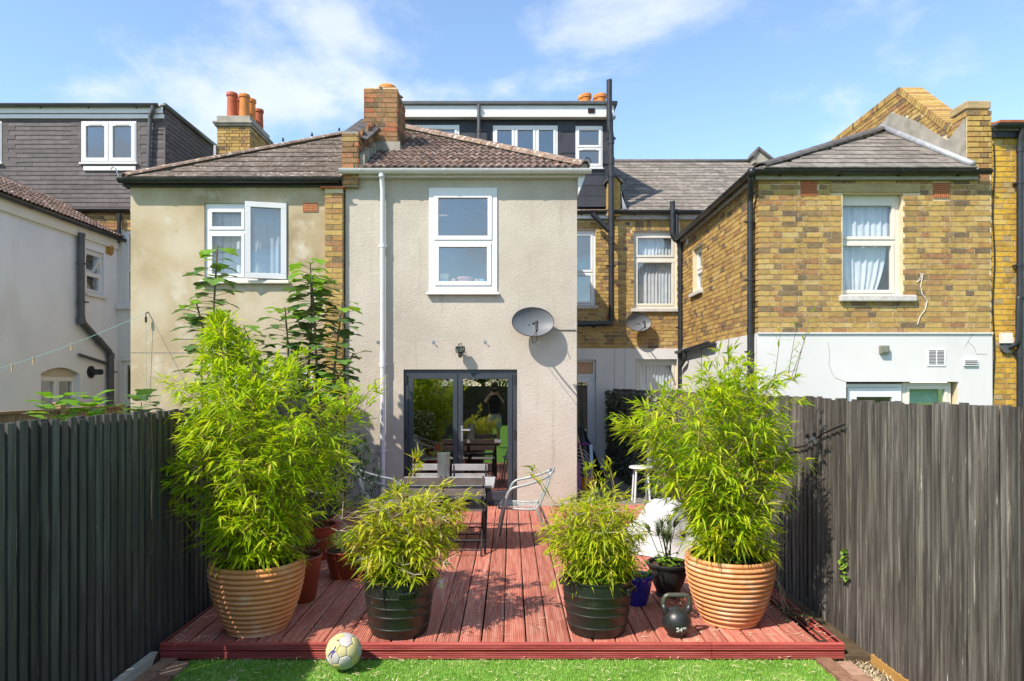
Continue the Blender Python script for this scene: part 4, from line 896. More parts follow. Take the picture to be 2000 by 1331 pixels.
    # party wall rising above the roof
    prof = [(9.70, zt-.1), (9.70, Z(212)), (10.02, Z(212)-.02), (10.1, Z(238)), (11.36, 6.66), (YB, 6.62), (YB, zt-.1)]
    pw = MB().prism([(xp+.012, y, z) for y, z in prof], (x1-xp-.02, 0, 0)).build('party_wall', 'mortar', T, fix=True)
    fm = frame_m((xp, YB, 0), (0, -1, 0)); rl = lambda y: min(6.21, e1.z+(y-e1.y)*sv.z/sv.y)
    poly = [(YB-y, z) for y, z in ((9.72, rl(9.72)+.62), (9.72, Z(212)), (10.02, Z(212)-.02), (10.1, Z(238)), (11.36, 6.66), (YB, 6.62), (YB, 6.30), (11.9, 6.36), (11.6, 6.42), (10.9, 6.0), (10.1, 5.40))]
    lay_bricks(pcs, pw, fm, 0, YB-9.7, zt, 6.7, poly=poly, base=zb+.008)
    cem = MB().prism([(xp+.010, 9.71, rl(9.71)), (xp+.010, 9.71, rl(9.71)+.64), (xp+.010, 10.1, 5.42), (xp+.010, 10.9, 6.02), (xp+.010, 11.6, 6.44), (xp+.010, 11.9, 6.36), (xp+.010, YB, 6.31), (xp+.010, YB, 6.2), (xp+.010, 11.83, 6.2)], (-.016, 0, 0)).build('cement_fillet', 'cement', pw, fix=True)
    # soldier coping
    def coping(a, b):
        a, b = Vector(a), Vector(b); n = int((b-a).length/.078); t = (b-a).normalized()
        for i in range(n):
            p = a+t*(.078*i); mw = slope_m(p, (1, 0, 0), t); mb = MB().box(-.015, x1-xp+.01, 0, .068, -.02, .085); o = link('coping_brick', mb.mesh('coping_brick'), 'brick_stock', pw, mw @ Matrix.Rotation(random.uniform(-.02, .02), 4, 'Z'))
    coping((xp, 10.06, Z(237)), (xp, 11.36, 6.67)); coping((xp, 11.36, 6.67), (xp, YB, 6.63))
    MB().box(xp-.02, x1, 9.66, 10.03, Z(212), Z(196)).build('kneeler', 'stone_lintel', pw, bevel=.015)
    pcs.done(T, bm_)
    # ---- rear wall in the alley
    Mb = frame_m((0, YB, 0), (1, 0, 0)); X = lambda px: ax(px, YB); Z = lambda py: az(py, YB)
    xa = 2.145; zb2, zt2 = Z(681), Z(420)
    w1 = (X(1238), X(1322), Z(603), Z(452)); w2 = (X(1240), X(1322), Z(850), Z(702))
    rw = holed(MB(), Mb, xa, x0, 0, zt2, [w1, w2], .01, .25).build('rear_wall', 'mortar', T)
    holed(MB(), Mb, xa+.001, x0-.02, .04, zb2, [w2], -.018, .008).build('rear_render', 'render_white', T)
    b3 = brick_meshes('brick_stock'); p3 = Pieces('brick', 'brick_stock', 0); lay_bricks(p3, rw, frame_m((0, YB, 0), (1, 0, 0)), xa, x0-.02, zb2, zt2, [w1, (w1[0]-.05, w1[1]+.05, w1[3], w1[3]+.20)], base=zb2)
    for it in p3.items: it[1].translation.y += .002
    p3.done(rw, b3)
    for k in range(12):                              # soldier arch over the window
        u = w1[0]-.04+k*.078; c = w1[3]-.01+.035*(1-((k-5.5)/6)**2); MB().box(u, u+.068, -.006, .05, c, c+.20, Mb).build('arch_brick', 'brick_stock', rw)
    window(T, Mb, w1, [(.05, .95, .67, .95), (.05, .95, .04, .63)], .07, mat='upvc_cream', glass='pane_glass', sill=(.06, .07, .06), sillmat='stone_sill', curtain=(w1[0]+.05, w1[1]-.05, w1[2]+.05, w1[3]-.05))
    window(T, Mb, w2, [(.05, .95, .52, .95), (.05, .95, .04, .48)], .07, mat='upvc_cream', glass='pane_glass', name='lower_window', curtain=(w2[0]+.05, w2[1]-.05, w2[2]+.05, w2[3]-.05))
    MB().box(xa, x0, 15.4, 15.5, 0, zt2).build('inner_back_wall', 'interior', T)
    MB().box(x0+.24, 6.4, YB+.01, YB+.2, 4.5, zt2).box(x0+.002, x0+.239, YB+.01, YB+.2, zt+.03, zt2).build('upper_rear_wall', 'brick_stock', T)
    # main roof of concrete tiles
    e0 = Vector((2.12, YB-.12, Z(415))); sv = Vector((0, 3.05, 1.98)); Ls = sv.length; xr = 6.5
    mr = roofslab(T, [[e0, (xr, e0.y, e0.z), (xr, e0.y+3.05, e0.z+1.98), e0+sv], [e0+sv, (xr, e0.y+3.05, e0.z+1.98), (xr, 20.5, e0.z-.2), (2.12, 20.5, e0.z-.2)]], 'ridge_grey', 'main_roof')
    p4 = Pieces('main_roof_tile', 'tile_grey'); ms = {'s': tile_mesh('flat', .33, .222, .012, 'tile_grey')}
    lay_tiles(p4, 's', mr, slope_m(e0, (1, 0, 0), sv), [(0, 0), (4.3, 0), (4.3, Ls-.02), (0, Ls-.02)], .33, .222, clip=(0, 9), th=.018); p4.done(mr, ms)
    MB().tube([e0+sv+Vector((0, 0, .02)), Vector((xr, e0.y+3.05, e0.z+2.0))], .06, 8).build('ridge', 'ridge_grey', mr, True)
    MB().box(xa+.02, x0+.6, YB-.06, YB-.012, Z(430), Z(416)).build('rear_fascia', 'fascia_timber', T)
    gutter(T, (xa-.05, YB-.13, Z(416)), (x0+.4, YB-.13, Z(416)), .055, 'black_plastic', (0, -1, 0), 'rear_gutter')
    pr = MB().prism([(ax(1186, 14), 13.98, Z(425)), (ax(1211, 14), 13.98, Z(425)), (ax(1211, 14), 13.98, Z(360)), (ax(1199, 14), 13.98, Z(347)), (ax(1186, 14), 13.98, Z(360))], (0, .35, 0)).build('verge_pier', 'brick_stock', T, fix=True)
    MB().prism([(ax(1181, 14), 13.95, Z(361)), (ax(1199, 14), 13.95, Z(346)), (ax(1216, 14), 13.95, Z(361)), (ax(1216, 14), 13.95, Z(358)), (ax(1199, 14), 13.95, Z(342)), (ax(1181, 14), 13.95, Z(358))], (0, 2.2, 0)).build('pier_coping', 'ridge_grey', pr, fix=True)
    MB().prism([(ax(1212, 14), 13.97, Z(365)), (ax(1216, 14), 13.97, Z(412)), (ax(1224, 14), 13.97, Z(412)), (ax(1212, 14), 13.97, Z(380))], (0, .1, 0)).build('pier_flashing', 'lead', pr, fix=True)
    # end gable peeking over the main roof
    gb = MB().prism([at(1473, 318, 16.6), at(1473, 300, 16.6), at(1482, 288, 16.6), at(1515, 318, 16.6)], (0, .5, 0)).build('gable_end', 'cement', T, fix=True)
    MB().prism([at(1470, 304, 16.55), at(1482, 286, 16.55), at(1518, 314, 16.55), at(1518, 319, 16.55), at(1482, 292, 16.55), at(1473, 306, 16.55)], (0, .6, 0)).build('gable_coping', 'ridge_grey', gb, fix=True)
    # pipes in the corner
    yp = 13.9; P = lambda a, b: at(a, b, yp)
    pipe(T, bend([P(1313.5, 394), P(1313.5, 462), P(1329, 476), P(1329, 880)], .08), .054, 'black_plastic', 'soil_pipe', joints=[(P(1329, 484), P(1329, 476)), (P(1329, 700), P(1329, 688)), (P(1329, 530), P(1329, 526))], clips=[P(1329, 640)])
    pipe(T, bend([P(1322, 420), P(1322, 468), P(1330, 478)], .05), .035, 'black_plastic', 'rain_pipe')
    xg = x0-.10; gutter(T, (xg, 11.5, 2.545), (xg, 13.95, 2.48), .06, 'black_plastic', (-1, 0, 0), 'alley_gutter', brackets=.9)
    pipe(T, bend([(xg, 13.3, 2.44), (xg, 13.3, 2.3), (xg+.02, 13.75, 2.15)], .06), .035, 'black_plastic', 'gutter_outlet')
build_brick()

# ------------------------------------------------------------------ yellow brick house at the right edge
def build_yellow():
    T = thing('terraced_house', 'strong yellow brick house with black downpipe at the right edge', 'house', (8, YR, 0))
    X = lambda px: ax(px, YR); Z = lambda py: az(py, YR); x0 = X(1937)+.004; zt = Z(268)
    Mx = frame_m((0, YR+.02, 0), (1, 0, 0))
    wall = MB().box(x0, 10.5, YR+.028, YR+.25, 0, zt+.05).build('wall', 'mortar', T)
    bm_ = brick_meshes('brick_yellow'); pcs = Pieces('brick', 'brick_yellow', 300); lay_bricks(pcs, wall, Mx, x0, x0+1.0, 1.2, zt, base=.03); pcs.done(wall, bm_)
    MB().box(x0, 10.5, YR-.04, YR+.01, Z(270), Z(258)).build('fascia', 'fascia_dark', T)
    gutter(T, (x0-.03, YR-.10, Z(249)), (10.5, YR-.10, Z(249)), .062, 'black_plastic', (0, -1, 0))
    rf = roofslab(T, [[(x0, YR-.12, Z(246)), (10.5, YR-.12, Z(246)), (10.5, 11.2, Z(246)+.35), (x0, 11.2, Z(246)+.35)]], 'ridge_grey', 'roof')
    pcs = Pieces('tile', 'red_tile'); ms = {'s': tile_mesh('flat', .17, .2, .02, 'red_tile')}; lay_tiles(pcs, 's', rf, slope_m((x0, YR-.14, Z(247)), (1, 0, 0), (0, 1.67, .35)), [(0, 0), (1.2, 0), (1.2, 1.5), (0, 1.5)], .17, .2); pcs.done(rf, ms)
    xp = X(1987); yp = YR-.05
    pipe(T, bend([(xp, YR-.1, Z(252)), (xp, yp, Z(285)), (xp, yp, .05)], .05), .042, 'black_plastic', joints=[((xp, yp, Z(700)), (xp, yp, Z(682))), ((xp, yp, Z(300)), (xp, yp, Z(290)))], clips=[(xp, yp, Z(360)), (xp, yp, Z(520)), (xp, yp, Z(690))])
    x2 = X(1979)
    wp = pipe(T, bend([(xp, yp-.04, Z(583)), (x2, yp-.05, Z(583)), (x2, yp-.04, Z(672)), (X(1967), YR+.01, Z(682))], .06), .035, 'black_plastic', 'waste_pipe', joints=[((x2, yp-.045, Z(612)), (x2, yp-.045, Z(609)))])
    MB().tube([(X(1964), YR+.02, Z(680)), (X(1964), YR-.03, Z(680))], .075, 14).build('pipe_boss', 'grey_plastic', wp, True, sharp=40)
    MB().prism([(X(1952), YR+.01, Z(671)), (X(1976), YR+.01, Z(671)), (X(1973), YR+.01, Z(651)), (X(1952), YR+.01, Z(651))], (0, -.06, 0)).build('extractor_cowl', 'upvc_cream', T, fix=True)
    MB().tube([(X(1941+2*math.sin(k*.9)), YR+.002, Z(280+k*26)) for k in range(20)], .009, 6).build('aerial_cable', 'cable_black', T)
build_yellow()
# ------------------------------------------------------------------ deck
ZD = .11
def build_deck():
    T = thing('deck', 'low deck of red-stained grooved boards between the two dark fences', 'deck', (0, 7, 0))
    x0, x1, y0, y1 = -2.30, 2.19, 4.541, 9.58
    pitch = .1503; n = int((x1-x0)/pitch); w = pitch-.0105
    def board(L, seed):
        rr = random.Random(seed); prof = []; k = 9; h = w/2
        for i in range(k):                                   # ridged face
            a = -h+.006+(w-.012)*i/k; b = a+(w-.012)/k
            prof += [(a, -.0032), (a+.003, 0), (b-.003, 0), (b, -.0032)]
        prof = [(-h, -.024), (-h, -.006)]+prof+[(h, -.006), (h, -.024)]
        m = len(prof); mb = MB(); ys = [0, L*.33, L*.66, L]; off = [0, rr.uniform(-.003, .003), rr.uniform(-.003, .003), 0]; offz = [rr.uniform(-.002, .002) for _ in ys]
        mb.v = [(x+off[j], y, z+offz[j]) for j, y in enumerate(ys) for x, z in prof]
        for j in range(3): mb.f += [(j*m+i, j*m+i+1, (j+1)*m+i+1, (j+1)*m+i) for i in range(m-1)]
        mb.f += [tuple(range(m)), tuple(range(4*m-1, 3*m-1, -1))]; mb.r = [0]*len(mb.f)
        me = mb.mesh('deck_board'); me.materials.append(M['deck']); return me
    rr = random.Random(2); cache = {}
    for i in range(n):
        x = x0+pitch*(i+.5); yend = y1 if x < XC else 9.69
        joints = sorted(rr.choice([[6.9], [5.05, 8.4], [7.7], [4.95, 7.3], [5.9, 8.8], [8.1]]))
        ys = [y0]+joints+[yend]
        for a, b in zip(ys, ys[1:]):
            L = b-a-.004; key = (round(L, 3), rr.randrange(2))
            if key not in cache: cache[key] = board(L, key[1]+int(L*100))
            link('deck_board', cache[key], 'deck', T, Matrix.Translation((x+rr.uniform(-.001, .001), a+.002, ZD+rr.uniform(-.0015, .0015))))
    def strip(p0, L, zc, hh, nm, rz=0, mat='deck_fascia'):
        prof = [(0, zc-hh/2)]; k = 4
        for i in range(k):
            a = zc-hh/2+.004+(hh-.008)*i/k; b = a+(hh-.008)/k
            prof += [(-.020, a), (-.026, a+.004), (-.026, b-.003), (-.020, b)]
        prof += [(0, zc+hh/2)]; m = len(prof); mb = MB(); mb.v = [(x, d, z) for x in (0, L) for d, z in prof]
        mb.f = [(i, i+1, m+i+1, m+i) for i in range(m-1)]+[tuple(range(m)), tuple(range(2*m-1, m-1, -1))]; mb.r = [0]*len(mb.f)
        o = link(nm, mb.mesh(nm), mat, T, Matrix.Translation(p0) @ Matrix.Rotation(rz, 4, 'Z')); o.data.update(); return o
    xs = ax(1392, 4.5)
    for a, b in ((x0-.02, xs-.002), (xs+.002, x1+.02)):
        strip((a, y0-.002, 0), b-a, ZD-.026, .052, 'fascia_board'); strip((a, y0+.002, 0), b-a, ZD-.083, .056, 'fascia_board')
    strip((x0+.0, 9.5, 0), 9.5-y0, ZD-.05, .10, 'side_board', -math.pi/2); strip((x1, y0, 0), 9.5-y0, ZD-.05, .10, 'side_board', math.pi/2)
    MB().box(x0+.05, x1-.05, y0+.06, y0+.11, .021, ZD-.03).box(x0+.05, x1-.05, 6.5, 6.55, .021, ZD-.03).box(x0+.05, x1-.05, 8.5, 8.55, .021, ZD-.03).build('joist', 'fence_rail', T)
build_deck()

# ------------------------------------------------------------------ fences
def fence(T, pts, zt, mat, face, seed, pitch=.0765, zb=-.04, w=.053, top_j=.013, double=True):
    """board on board fence. pts: plan polyline; face: side on which the front boards stand"""
    rr = random.Random(seed); ms = []
    for k in range(5):
        ww = w*rr.uniform(.90, 1.06); h = zt-zb; mb = MB(); n = 6
        for j in range(n+1):
            z = h*j/n; b = rr.uniform(-.0028, .0028) if 0 < j < n else 0
            for (x, y) in ((-ww/2, 0), (ww/2, 0), (ww/2, -.017), (ww/2-.003, -.020), (-ww/2+.003, -.020), (-ww/2, -.017)): mb.v.append((x+b, y, z))
        for j in range(n):
            for i in range(6): mb.f.append((j*6+i, j*6+(i+1) % 6, (j+1)*6+(i+1) % 6, (j+1)*6+i))
        mb.f += [(5, 4, 3, 2, 1, 0), tuple(6*n+i for i in range(6))]; mb.r = [0]*len(mb.f); me = mb.mesh('fence_board'); me.materials.append(M[mat]); ms.append(me)
    ms_back = []
    for me in ms: mc = me.copy(); mc.materials.clear(); mc.materials.append(M['fence_black' if double else mat]); ms_back.append(mc)  # recessed boards coloured darker than worn front ones: painted shade in the gaps
    for a, b in zip(pts, pts[1:]):
        a, b = Vector((*a, 0)), Vector((*b, 0)); d = b-a; L = d.length; t = d/L; ang = math.atan2(t.y, t.x)+(0 if face < 0 else math.pi)
        front = Vector((t.y, -t.x, 0))*(-face)
        x = 0
        while x < L:
            p = a+t*x; near = p.y > 1.6 and double
            for k in range(2 if near else 1):
                q = p+t*(pitch*.5*k+(.0095 if k and rr.random() < .15 else 0))-front*(.030*k)
                mw = Matrix.Translation((q.x, q.y, zb+rr.uniform(-top_j, top_j)-.006*k)) @ Matrix.Rotation(ang+rr.uniform(-.05, .05), 4, 'Z') @ Matrix.Rotation(rr.uniform(-.004, .004), 4, 'Y')
                if near and k: mw = mw @ Matrix.Scale(1.14, 4, (1, 0, 0))
                if not near: mw = mw @ Matrix.Scale(1.9 if double else 1.05, 4, (1, 0, 0))
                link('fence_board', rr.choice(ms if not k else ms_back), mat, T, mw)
            x += pitch if near or not double else .115
        side = -front*.066
        for z in (.3, .95, zt-.25):
            q = a+side; MB().box(0, L, -.012, .012, z, z+.075, Matrix.Translation(q) @ Matrix.Rotation(math.atan2(t.y, t.x), 4, 'Z')).build('rail', 'fence_rail', T)
        m = int(L/2.4)
        for i in range(m+1):
            q = a+t*min(L-.05, i*2.4)+side*2.2; MB().box(q.x-.045, q.x+.045, q.y-.045, q.y+.045, -.05, zt-.02).build('post', 'fence_rail', T)
def build_fences():
    T = thing('fence', 'tall black-stained board fence on the left of the deck, in shade', 'fence', (-2.38, 4, 0))
    fence(T, [(-2.385, -9.5), (-2.40, 9.5)], 1.64, 'fence_black', -1, 1)
    T = thing('fence', 'tall weathered grey-black board fence on the right of the deck, in sun', 'fence', (2.4, 4, 0))
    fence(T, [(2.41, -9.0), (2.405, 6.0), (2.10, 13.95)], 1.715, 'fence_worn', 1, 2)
    MB().box(2.375, 2.398, 2.6, 4.5, -.05, .045).build('gravel_board', 'gravel_board', T)
    T = thing('fence', 'brown timber garden fence beside the white house, behind the black fence', 'fence', (-5.4, 7, 0))
    fence(T, [(-5.42, 5.6), (-5.42, 9.55)], 1.50, 'fence_brown', -1, 5, .1, w=.095, double=False)
    for y in (6.4, 8.2): MB().box(-5.47, -5.37, y-.05, y+.05, -.05, 1.60).build('fence_post', 'fence_brown', T, bevel=.006)
    MB().box(-5.45, -5.36, 5.6, 9.5, 1.50, 1.53).build('capping', 'fence_brown', T)
build_fences()

# ------------------------------------------------------------------ edging, debris
def build_edging():
    Tl = thing('brick_edging', 'two rows of worn pinkish bricks along the left lawn edge', 'edging', (-2.1, 4.2, 0))
    Tr = thing('brick_edging', 'worn tan brick edging along the right lawn edge by the grey fence', 'edging', (2.1, 4.2, 0))
    mb = MB().box(-.049, .049, -.105, .105, -.03, .03); me = mb.mesh('brick'); me.materials.append(M['brick_paving']); rr = random.Random(4)
    for T, xs in ((Tl, (-2.245, -2.14)), (Tr, (2.06, 2.165))):
        for c, x in enumerate(xs):
            for i in range(12):
                y = 4.40-i*.222-(.06 if c else 0)
                o = link('brick', me, 'brick_paving', T, Matrix.Translation((x+rr.uniform(-.004, .004), y, -.008+rr.uniform(-.004, .004))) @ Matrix.Rotation(rr.uniform(-.02, .02), 4, 'Z'))
    T = tag(MB().prism([(-2.352, 3.2, -.02), (-2.352, 4.36, -.02), (-2.352, 4.47, .075), (-2.352, 3.2, .075)], (.045, 0, .0)).build('timber_offcut', 'old_timber', None, fix=True, bevel=.004), 'pale grey weathered timber offcut lying against the black fence', 'plank')
build_edging()
def blade(mb, p, d, up, L, w, rnd, droop=.0):
    d = d.normalized(); s = d.cross(up)
    s = s.normalized() if s.length > 1e-5 else Vector((1, 0, 0)); n = s.cross(d); m = p+d*L*.42-n*w*.10; tip = p+d*L-UP*droop*L
    mb.cur = rnd; mb.add((p, m+s*w*.5+n*w*.2, tip, m-s*w*.5+n*w*.2, m), ((0, 4, 1), (4, 2, 1), (0, 3, 4), (4, 3, 2)))
def build_litter():
    rr = random.Random(9)
    for nm, lab, N, region, z in (('dry_leaves', 'dry bamboo leaves scattered over the red deck', 420, (-2.25, 2.15, 4.57, 7.2), ZD+.004), ('fallen_leaves', 'dry bamboo leaves scattered over the artificial grass', 330, (-2.1, 2.0, 3.9, 4.52), .020)):
        mb = MB()
        for i in range(N):
            x, y = rr.uniform(region[0], region[1]), rr.uniform(region[2], region[3])
            if nm == 'dry_leaves' and rr.random() < .7: x = rr.choice((-1, 1))*abs(rr.gauss(1.7, .45)); x = max(region[0], min(region[1], x)); y = region[2]+abs(rr.gauss(0, .8))
            a = rr.uniform(0, 6.28); d = Vector((math.cos(a), math.sin(a), rr.uniform(-.02, .08)))
            blade(mb, Vector((x, y, z+rr.uniform(0, .004))), d, UP, rr.uniform(.03, .08), rr.uniform(.004, .008), rr.uniform(.01, .99))
        tag(mb.build(nm, 'litter'), lab, 'leaves', kind='stuff')
    mb = MB()
    for i in range(900):
        y = rr.uniform(3.6, 4.75); x = 2.25+rr.gauss(0, .06) if y < 4.5 else rr.uniform(2.2, 2.37); a = rr.uniform(0, 6.28); d = Vector((math.cos(a), math.sin(a), rr.uniform(.1, 1.0)))
        blade(mb, Vector((min(x, 2.37), y, -.02)), d, UP, rr.uniform(.03, .10), .004, rr.uniform(.01, .99), .2)
    tag(mb.build('dry_grass', 'litter'), 'straw-coloured dead grass along the foot of the grey fence', 'grass', kind='stuff')
build_litter()

# ------------------------------------------------------------------ plants
def prof_at(prof, py):
    for (a, b) in zip(prof, prof[1:]):
        if b[0] <= py <= a[0]:
            t = (a[0]-py)/(a[0]-b[0]); return a[1]+(b[1]-a[1])*t, a[2]+(b[2]-a[2])*t
    return None
def bamboo(T, base, soil_z, prof, Y, nclus, leaf, seed, culms, mat, spray=(), dry=0, depth=.85, pot_r=.2, plumes=26):
    """cane clump whose outline (photo rows) is turned into a volume round the pot's axis"""
    rr = random.Random(seed); mb = MB(); st = MB(); tw = MB()
    zs = [p[0] for p in prof]; phs = [rr.uniform(0, 6.28) for _ in range(6)]
    def lump(x, y, z): return .5+.25*(math.sin(x*9+phs[0])*math.sin(z*8+phs[1])+math.sin(y*8+z*6+phs[2]))+.15*math.sin(x*21+y*17+z*19+phs[3])
    def cluster(p, out, n, k=1.0):
        out = out.normalized(); start = p-out*rr.uniform(.05, .13)-UP*rr.uniform(-.02, .05)
        st.cur = rr.uniform(.01, .99); st.tube([start, p], [.0022, .0012], 3, False)
        tone = rr.gauss(.45, .2)
        for i in range(n):
            a = rr.gauss(0, .85); q = Quaternion(UP, a) @ out
            d = Vector((q.x, q.y, q.z+rr.gauss(-.18, .38)))
            blade(mb, p+Vector((rr.gauss(0, .008), rr.gauss(0, .008), rr.gauss(0, .008))), d, UP if rr.random() < .8 else Vector((rr.random(), rr.random(), .3)), leaf*rr.uniform(.6, 1.2)*k, leaf*rr.uniform(.11, .17), min(.995, max(.005, tone+rr.gauss(0, .2))), rr.uniform(.05, .35))
    def volume(n):
        made = 0; tries = 0
        while made < n and tries < n*14:
            tries += 1; py = rr.uniform(zs[-1], zs[0]); e = prof_at(prof, py)
            if not e: continue
            xl, xr_ = ax(e[0], Y), ax(e[1], Y); c, h = (xl+xr_)/2, (xr_-xl)/2*.86
            if rr.random() > (h/.7)**1.2+.10: continue
            rad = math.sqrt(rr.random()); a = rr.uniform(0, 6.2832); wob = 1+.12*math.sin(3*a+phs[4]+py*.02)+.10*math.sin(5*a+py*.05+phs[5])
            x, y = c+h*rad*math.cos(a)*wob, base[1]+h*depth*rad*math.sin(a)*wob; z = az(py, Y)
            if lump(x, y, z) < rr.uniform(.2, .7): continue
            cluster(Vector((x, y, z)), Vector((x-base[0], y-base[1], .25*(z-soil_z)-.05)), rr.randint(3, 6)); made += 1
    volume(int(nclus*.38))
    for k in range(int(nclus*.10)):                          # low skirt over the rim
        a = rr.uniform(0, 6.2832); q = pot_r*rr.uniform(.5, 1.55); p = Vector((base[0]+q*math.cos(a), base[1]+q*math.sin(a), soil_z+rr.uniform(.04, .42)*(leaf/.135)))
        cluster(p, Vector((math.cos(a), math.sin(a), .1)), rr.randint(3, 5))
    H = zs[0]-zs[-1]; per = int(nclus*.62/plumes)
    for i in range(plumes):                                  # leafy canes that arch out of the pot
        py = zs[-1]+H*(.02+.62*((i+.5)/plumes)**1.15); e = prof_at(prof, py); xl, xr_ = ax(e[0], Y), ax(e[1], Y); c, h = (xl+xr_)/2, (xr_-xl)/2
        a = i*2.39996+rr.uniform(-.4, .4); q = rr.uniform(.55, 1.0); tip = Vector((c+h*q*math.cos(a), base[1]+h*depth*q*math.sin(a), az(py, Y)))
        r = pot_r*math.sqrt(rr.random()); p = Vector((base[0]+r*math.cos(a), base[1]+r*math.sin(a), soil_z-.02)); L = (tip-p).length
        mid = p.lerp(tip, .55)+UP*.10*L-Vector((tip.x-p.x, tip.y-p.y, 0))*.16
        B = lambda t: p*(1-t)**2+mid*2*t*(1-t)+tip*t*t
        th = rr.uniform(.003, .0048); st.cur = rr.uniform(.01, .99); st.tube([B(k/8) for k in range(9)], [th*(1-.75*k/8) for k in range(9)], 5, False)
        for k in range(per):
            t = 1-.82*rr.random()**1.25; o = B(t); sp_ = (.05+.13*math.sin(math.pi*min(1, t*1.02)))*(leaf/.13); an = rr.uniform(0, 6.2832); off = Vector((math.cos(an), math.sin(an), rr.gauss(.1, .4)))
            cluster(o+off*sp_*rr.uniform(.3, 1.15), off+Vector((tip.x-p.x, tip.y-p.y, .15))*.7, rr.randint(3, 6))
    for (px, py, px2, py2, n) in spray:                     # long sprays that leave the clump
        a, b = at(px, py, Y), at(px2, py2, Y); st.cur = rr.random(); st.tube([a, a.lerp(b, .5)+UP*.03, b], [.003, .0025, .0015], 4, False)
        for i in range(n): cluster(a.lerp(b, rr.uniform(.25, 1.0))+Vector((rr.gauss(0, .03), rr.gauss(0, .03), rr.gauss(0, .03))), (b-a)+Vector((0, -.1, 0)), rr.randint(3, 5))
    for i in range(culms):
        a = rr.uniform(0, 6.28); r = pot_r*math.sqrt(rr.random()); p = Vector((base[0]+r*math.cos(a), base[1]+r*math.sin(a), soil_z-.02))
        py = rr.uniform(zs[-1]*.7+zs[0]*.3, zs[-1]*.35+zs[0]*.65); e = prof_at(prof, py); xl, xr_ = ax(e[0], Y), ax(e[1], Y)
        tx = xl+(xr_-xl)*(.2+.6*rr.random()); tip = Vector((tx, base[1]+rr.uniform(-.35, .35)*(xr_-xl), az(py, Y)))
        m = p.lerp(tip, .5)+UP*.12*(tip-p).length+Vector((p.x-tip.x, p.y-tip.y, 0))*.12; th = rr.uniform(.0025, .0048)
        st.cur = rr.uniform(.01, .99); st.tube([p, p.lerp(m, .5)+UP*.02, m, m.lerp(tip, .55)+UP*.02, tip], [th, th, th*.85, th*.65, th*.4], 5, False)
    for i in range(dry):
        py = rr.uniform(zs[-2], zs[1]); e = prof_at(prof, py); x = ax(rr.uniform(e[0], e[1]), Y); p = Vector((x, base[1]-abs(rr.gauss(.2, .1)), az(py, Y)))
        for q in range(5):
            d = Vector((rr.gauss(0, 1), rr.gauss(-.3, .5), rr.gauss(.4, .5))).normalized(); tw.tube([p, p+d*rr.uniform(.05, .12)], [.002, .0012], 3, False)
    tag(mb.build('foliage', mat, T), kind='stuff'); tag(st.build('canes', 'culm', T), kind='stuff')
    if tw.f: tag(tw.build('dry_twigs', 'twig_dry', T), kind='stuff')
def weeds(T, c, r, z, n, seed, mat='weed_leaf', size=.03, h=.06):
    rr = random.Random(seed); mb = MB()
    for i in range(n):
        a = rr.uniform(0, 6.28); q = r*math.sqrt(rr.uniform(.15, 1)); p = Vector((c[0]+q*math.cos(a), c[1]+q*math.sin(a), z+rr.uniform(0, h)))
        for k in range(4):
            b = rr.uniform(0, 6.28); d = Vector((math.cos(b), math.sin(b), rr.uniform(-.2, .5))); blade(mb, p, d, UP, size*rr.uniform(.6, 1.2), size*.7, rr.uniform(.01, .99))
    tag(mb.build('weeds', mat, T), kind='stuff')
def soil(T, c, r, z):
    rr = random.Random(int(c[0]*100)); mb = MB(); n = 28; rings = [0, .4, .75, 1.0]
    for k, q in enumerate(rings):
        for i in range(n): a = 6.2832*i/n; mb.v.append((c[0]+r*q*math.cos(a), c[1]+r*q*math.sin(a), z+rr.uniform(-.008, .012)*(k > 0)))
    for k in range(3):
        for i in range(n): mb.f.append((k*n+i, k*n+(i+1) % n, (k+1)*n+(i+1) % n, (k+1)*n+i)); mb.r.append(0)
    mb.build('soil', 'compost', T)
def ribbed_pot(T, c, rt=.312, rb=.20, h=.49, n=12):
    prof = [(0, 0), (rb-.008, 0), (rb, .006)]
    for i in range(n):
        t0 = i/n; z0 = .03+(h-.06)*t0; z1 = .03+(h-.06)*(i+1)/n
        rad = lambda t: rb+(rt-rb)*(1-(1-t)**1.9)
        for k in range(7):
            t = k/6; bul = math.sin(math.pi*t)**.75
            prof.append((rad(t0+t/n)+.021*bul-.006, z0+(z1-z0)*t))
    prof += [(rt+.002, h-.028), (rt+.008, h-.012), (rt+.002, h-.002), (rt-.012, h), (rt-.03, h-.006), (rt-.032, h-.1), (rt-.06, h-.3)]
    return MB().lathe(prof, c, 72).build('pot', 'terracotta', T, True, sharp=60)
def tub(T, c, rt=.245, rb=.198, h=.376, ha=0.9):
    prof = [(0, 0), (rb-.02, 0), (rb-.006, .006), (rb, .02)]
    for z in (.07, .155, .215, .285):
        r = rb+(rt-rb)*(z/h)**.8; prof += [(r, z-.007), (r+.0045, z-.002), (r+.0045, z+.002), (r, z+.006)]
    prof += [(rt-.004, h-.012), (rt+.004, h-.008), (rt+.005, h), (rt-.004, h+.003), (rt-.010, h-.005), (rt-.03, h-.2), (rb-.02, .03)]
    o = MB().lathe(prof, c, 64).build('tub', 'tub_black', T, True, sharp=35)
    for s in (0, math.pi):
        a = ha+s; m = Matrix.Translation(c) @ Matrix.Rotation(a, 4, 'Z')
        MB().box(rt-.008, rt+.022, -.06, .06, h-.055, h-.042, m).box(rt-.008, rt+.022, -.066, -.056, h-.085, h-.043, m).box(rt-.008, rt+.022, .056, .066, h-.085, h-.043, m).build('handle', 'tub_black', o, bevel=.004)
    return o
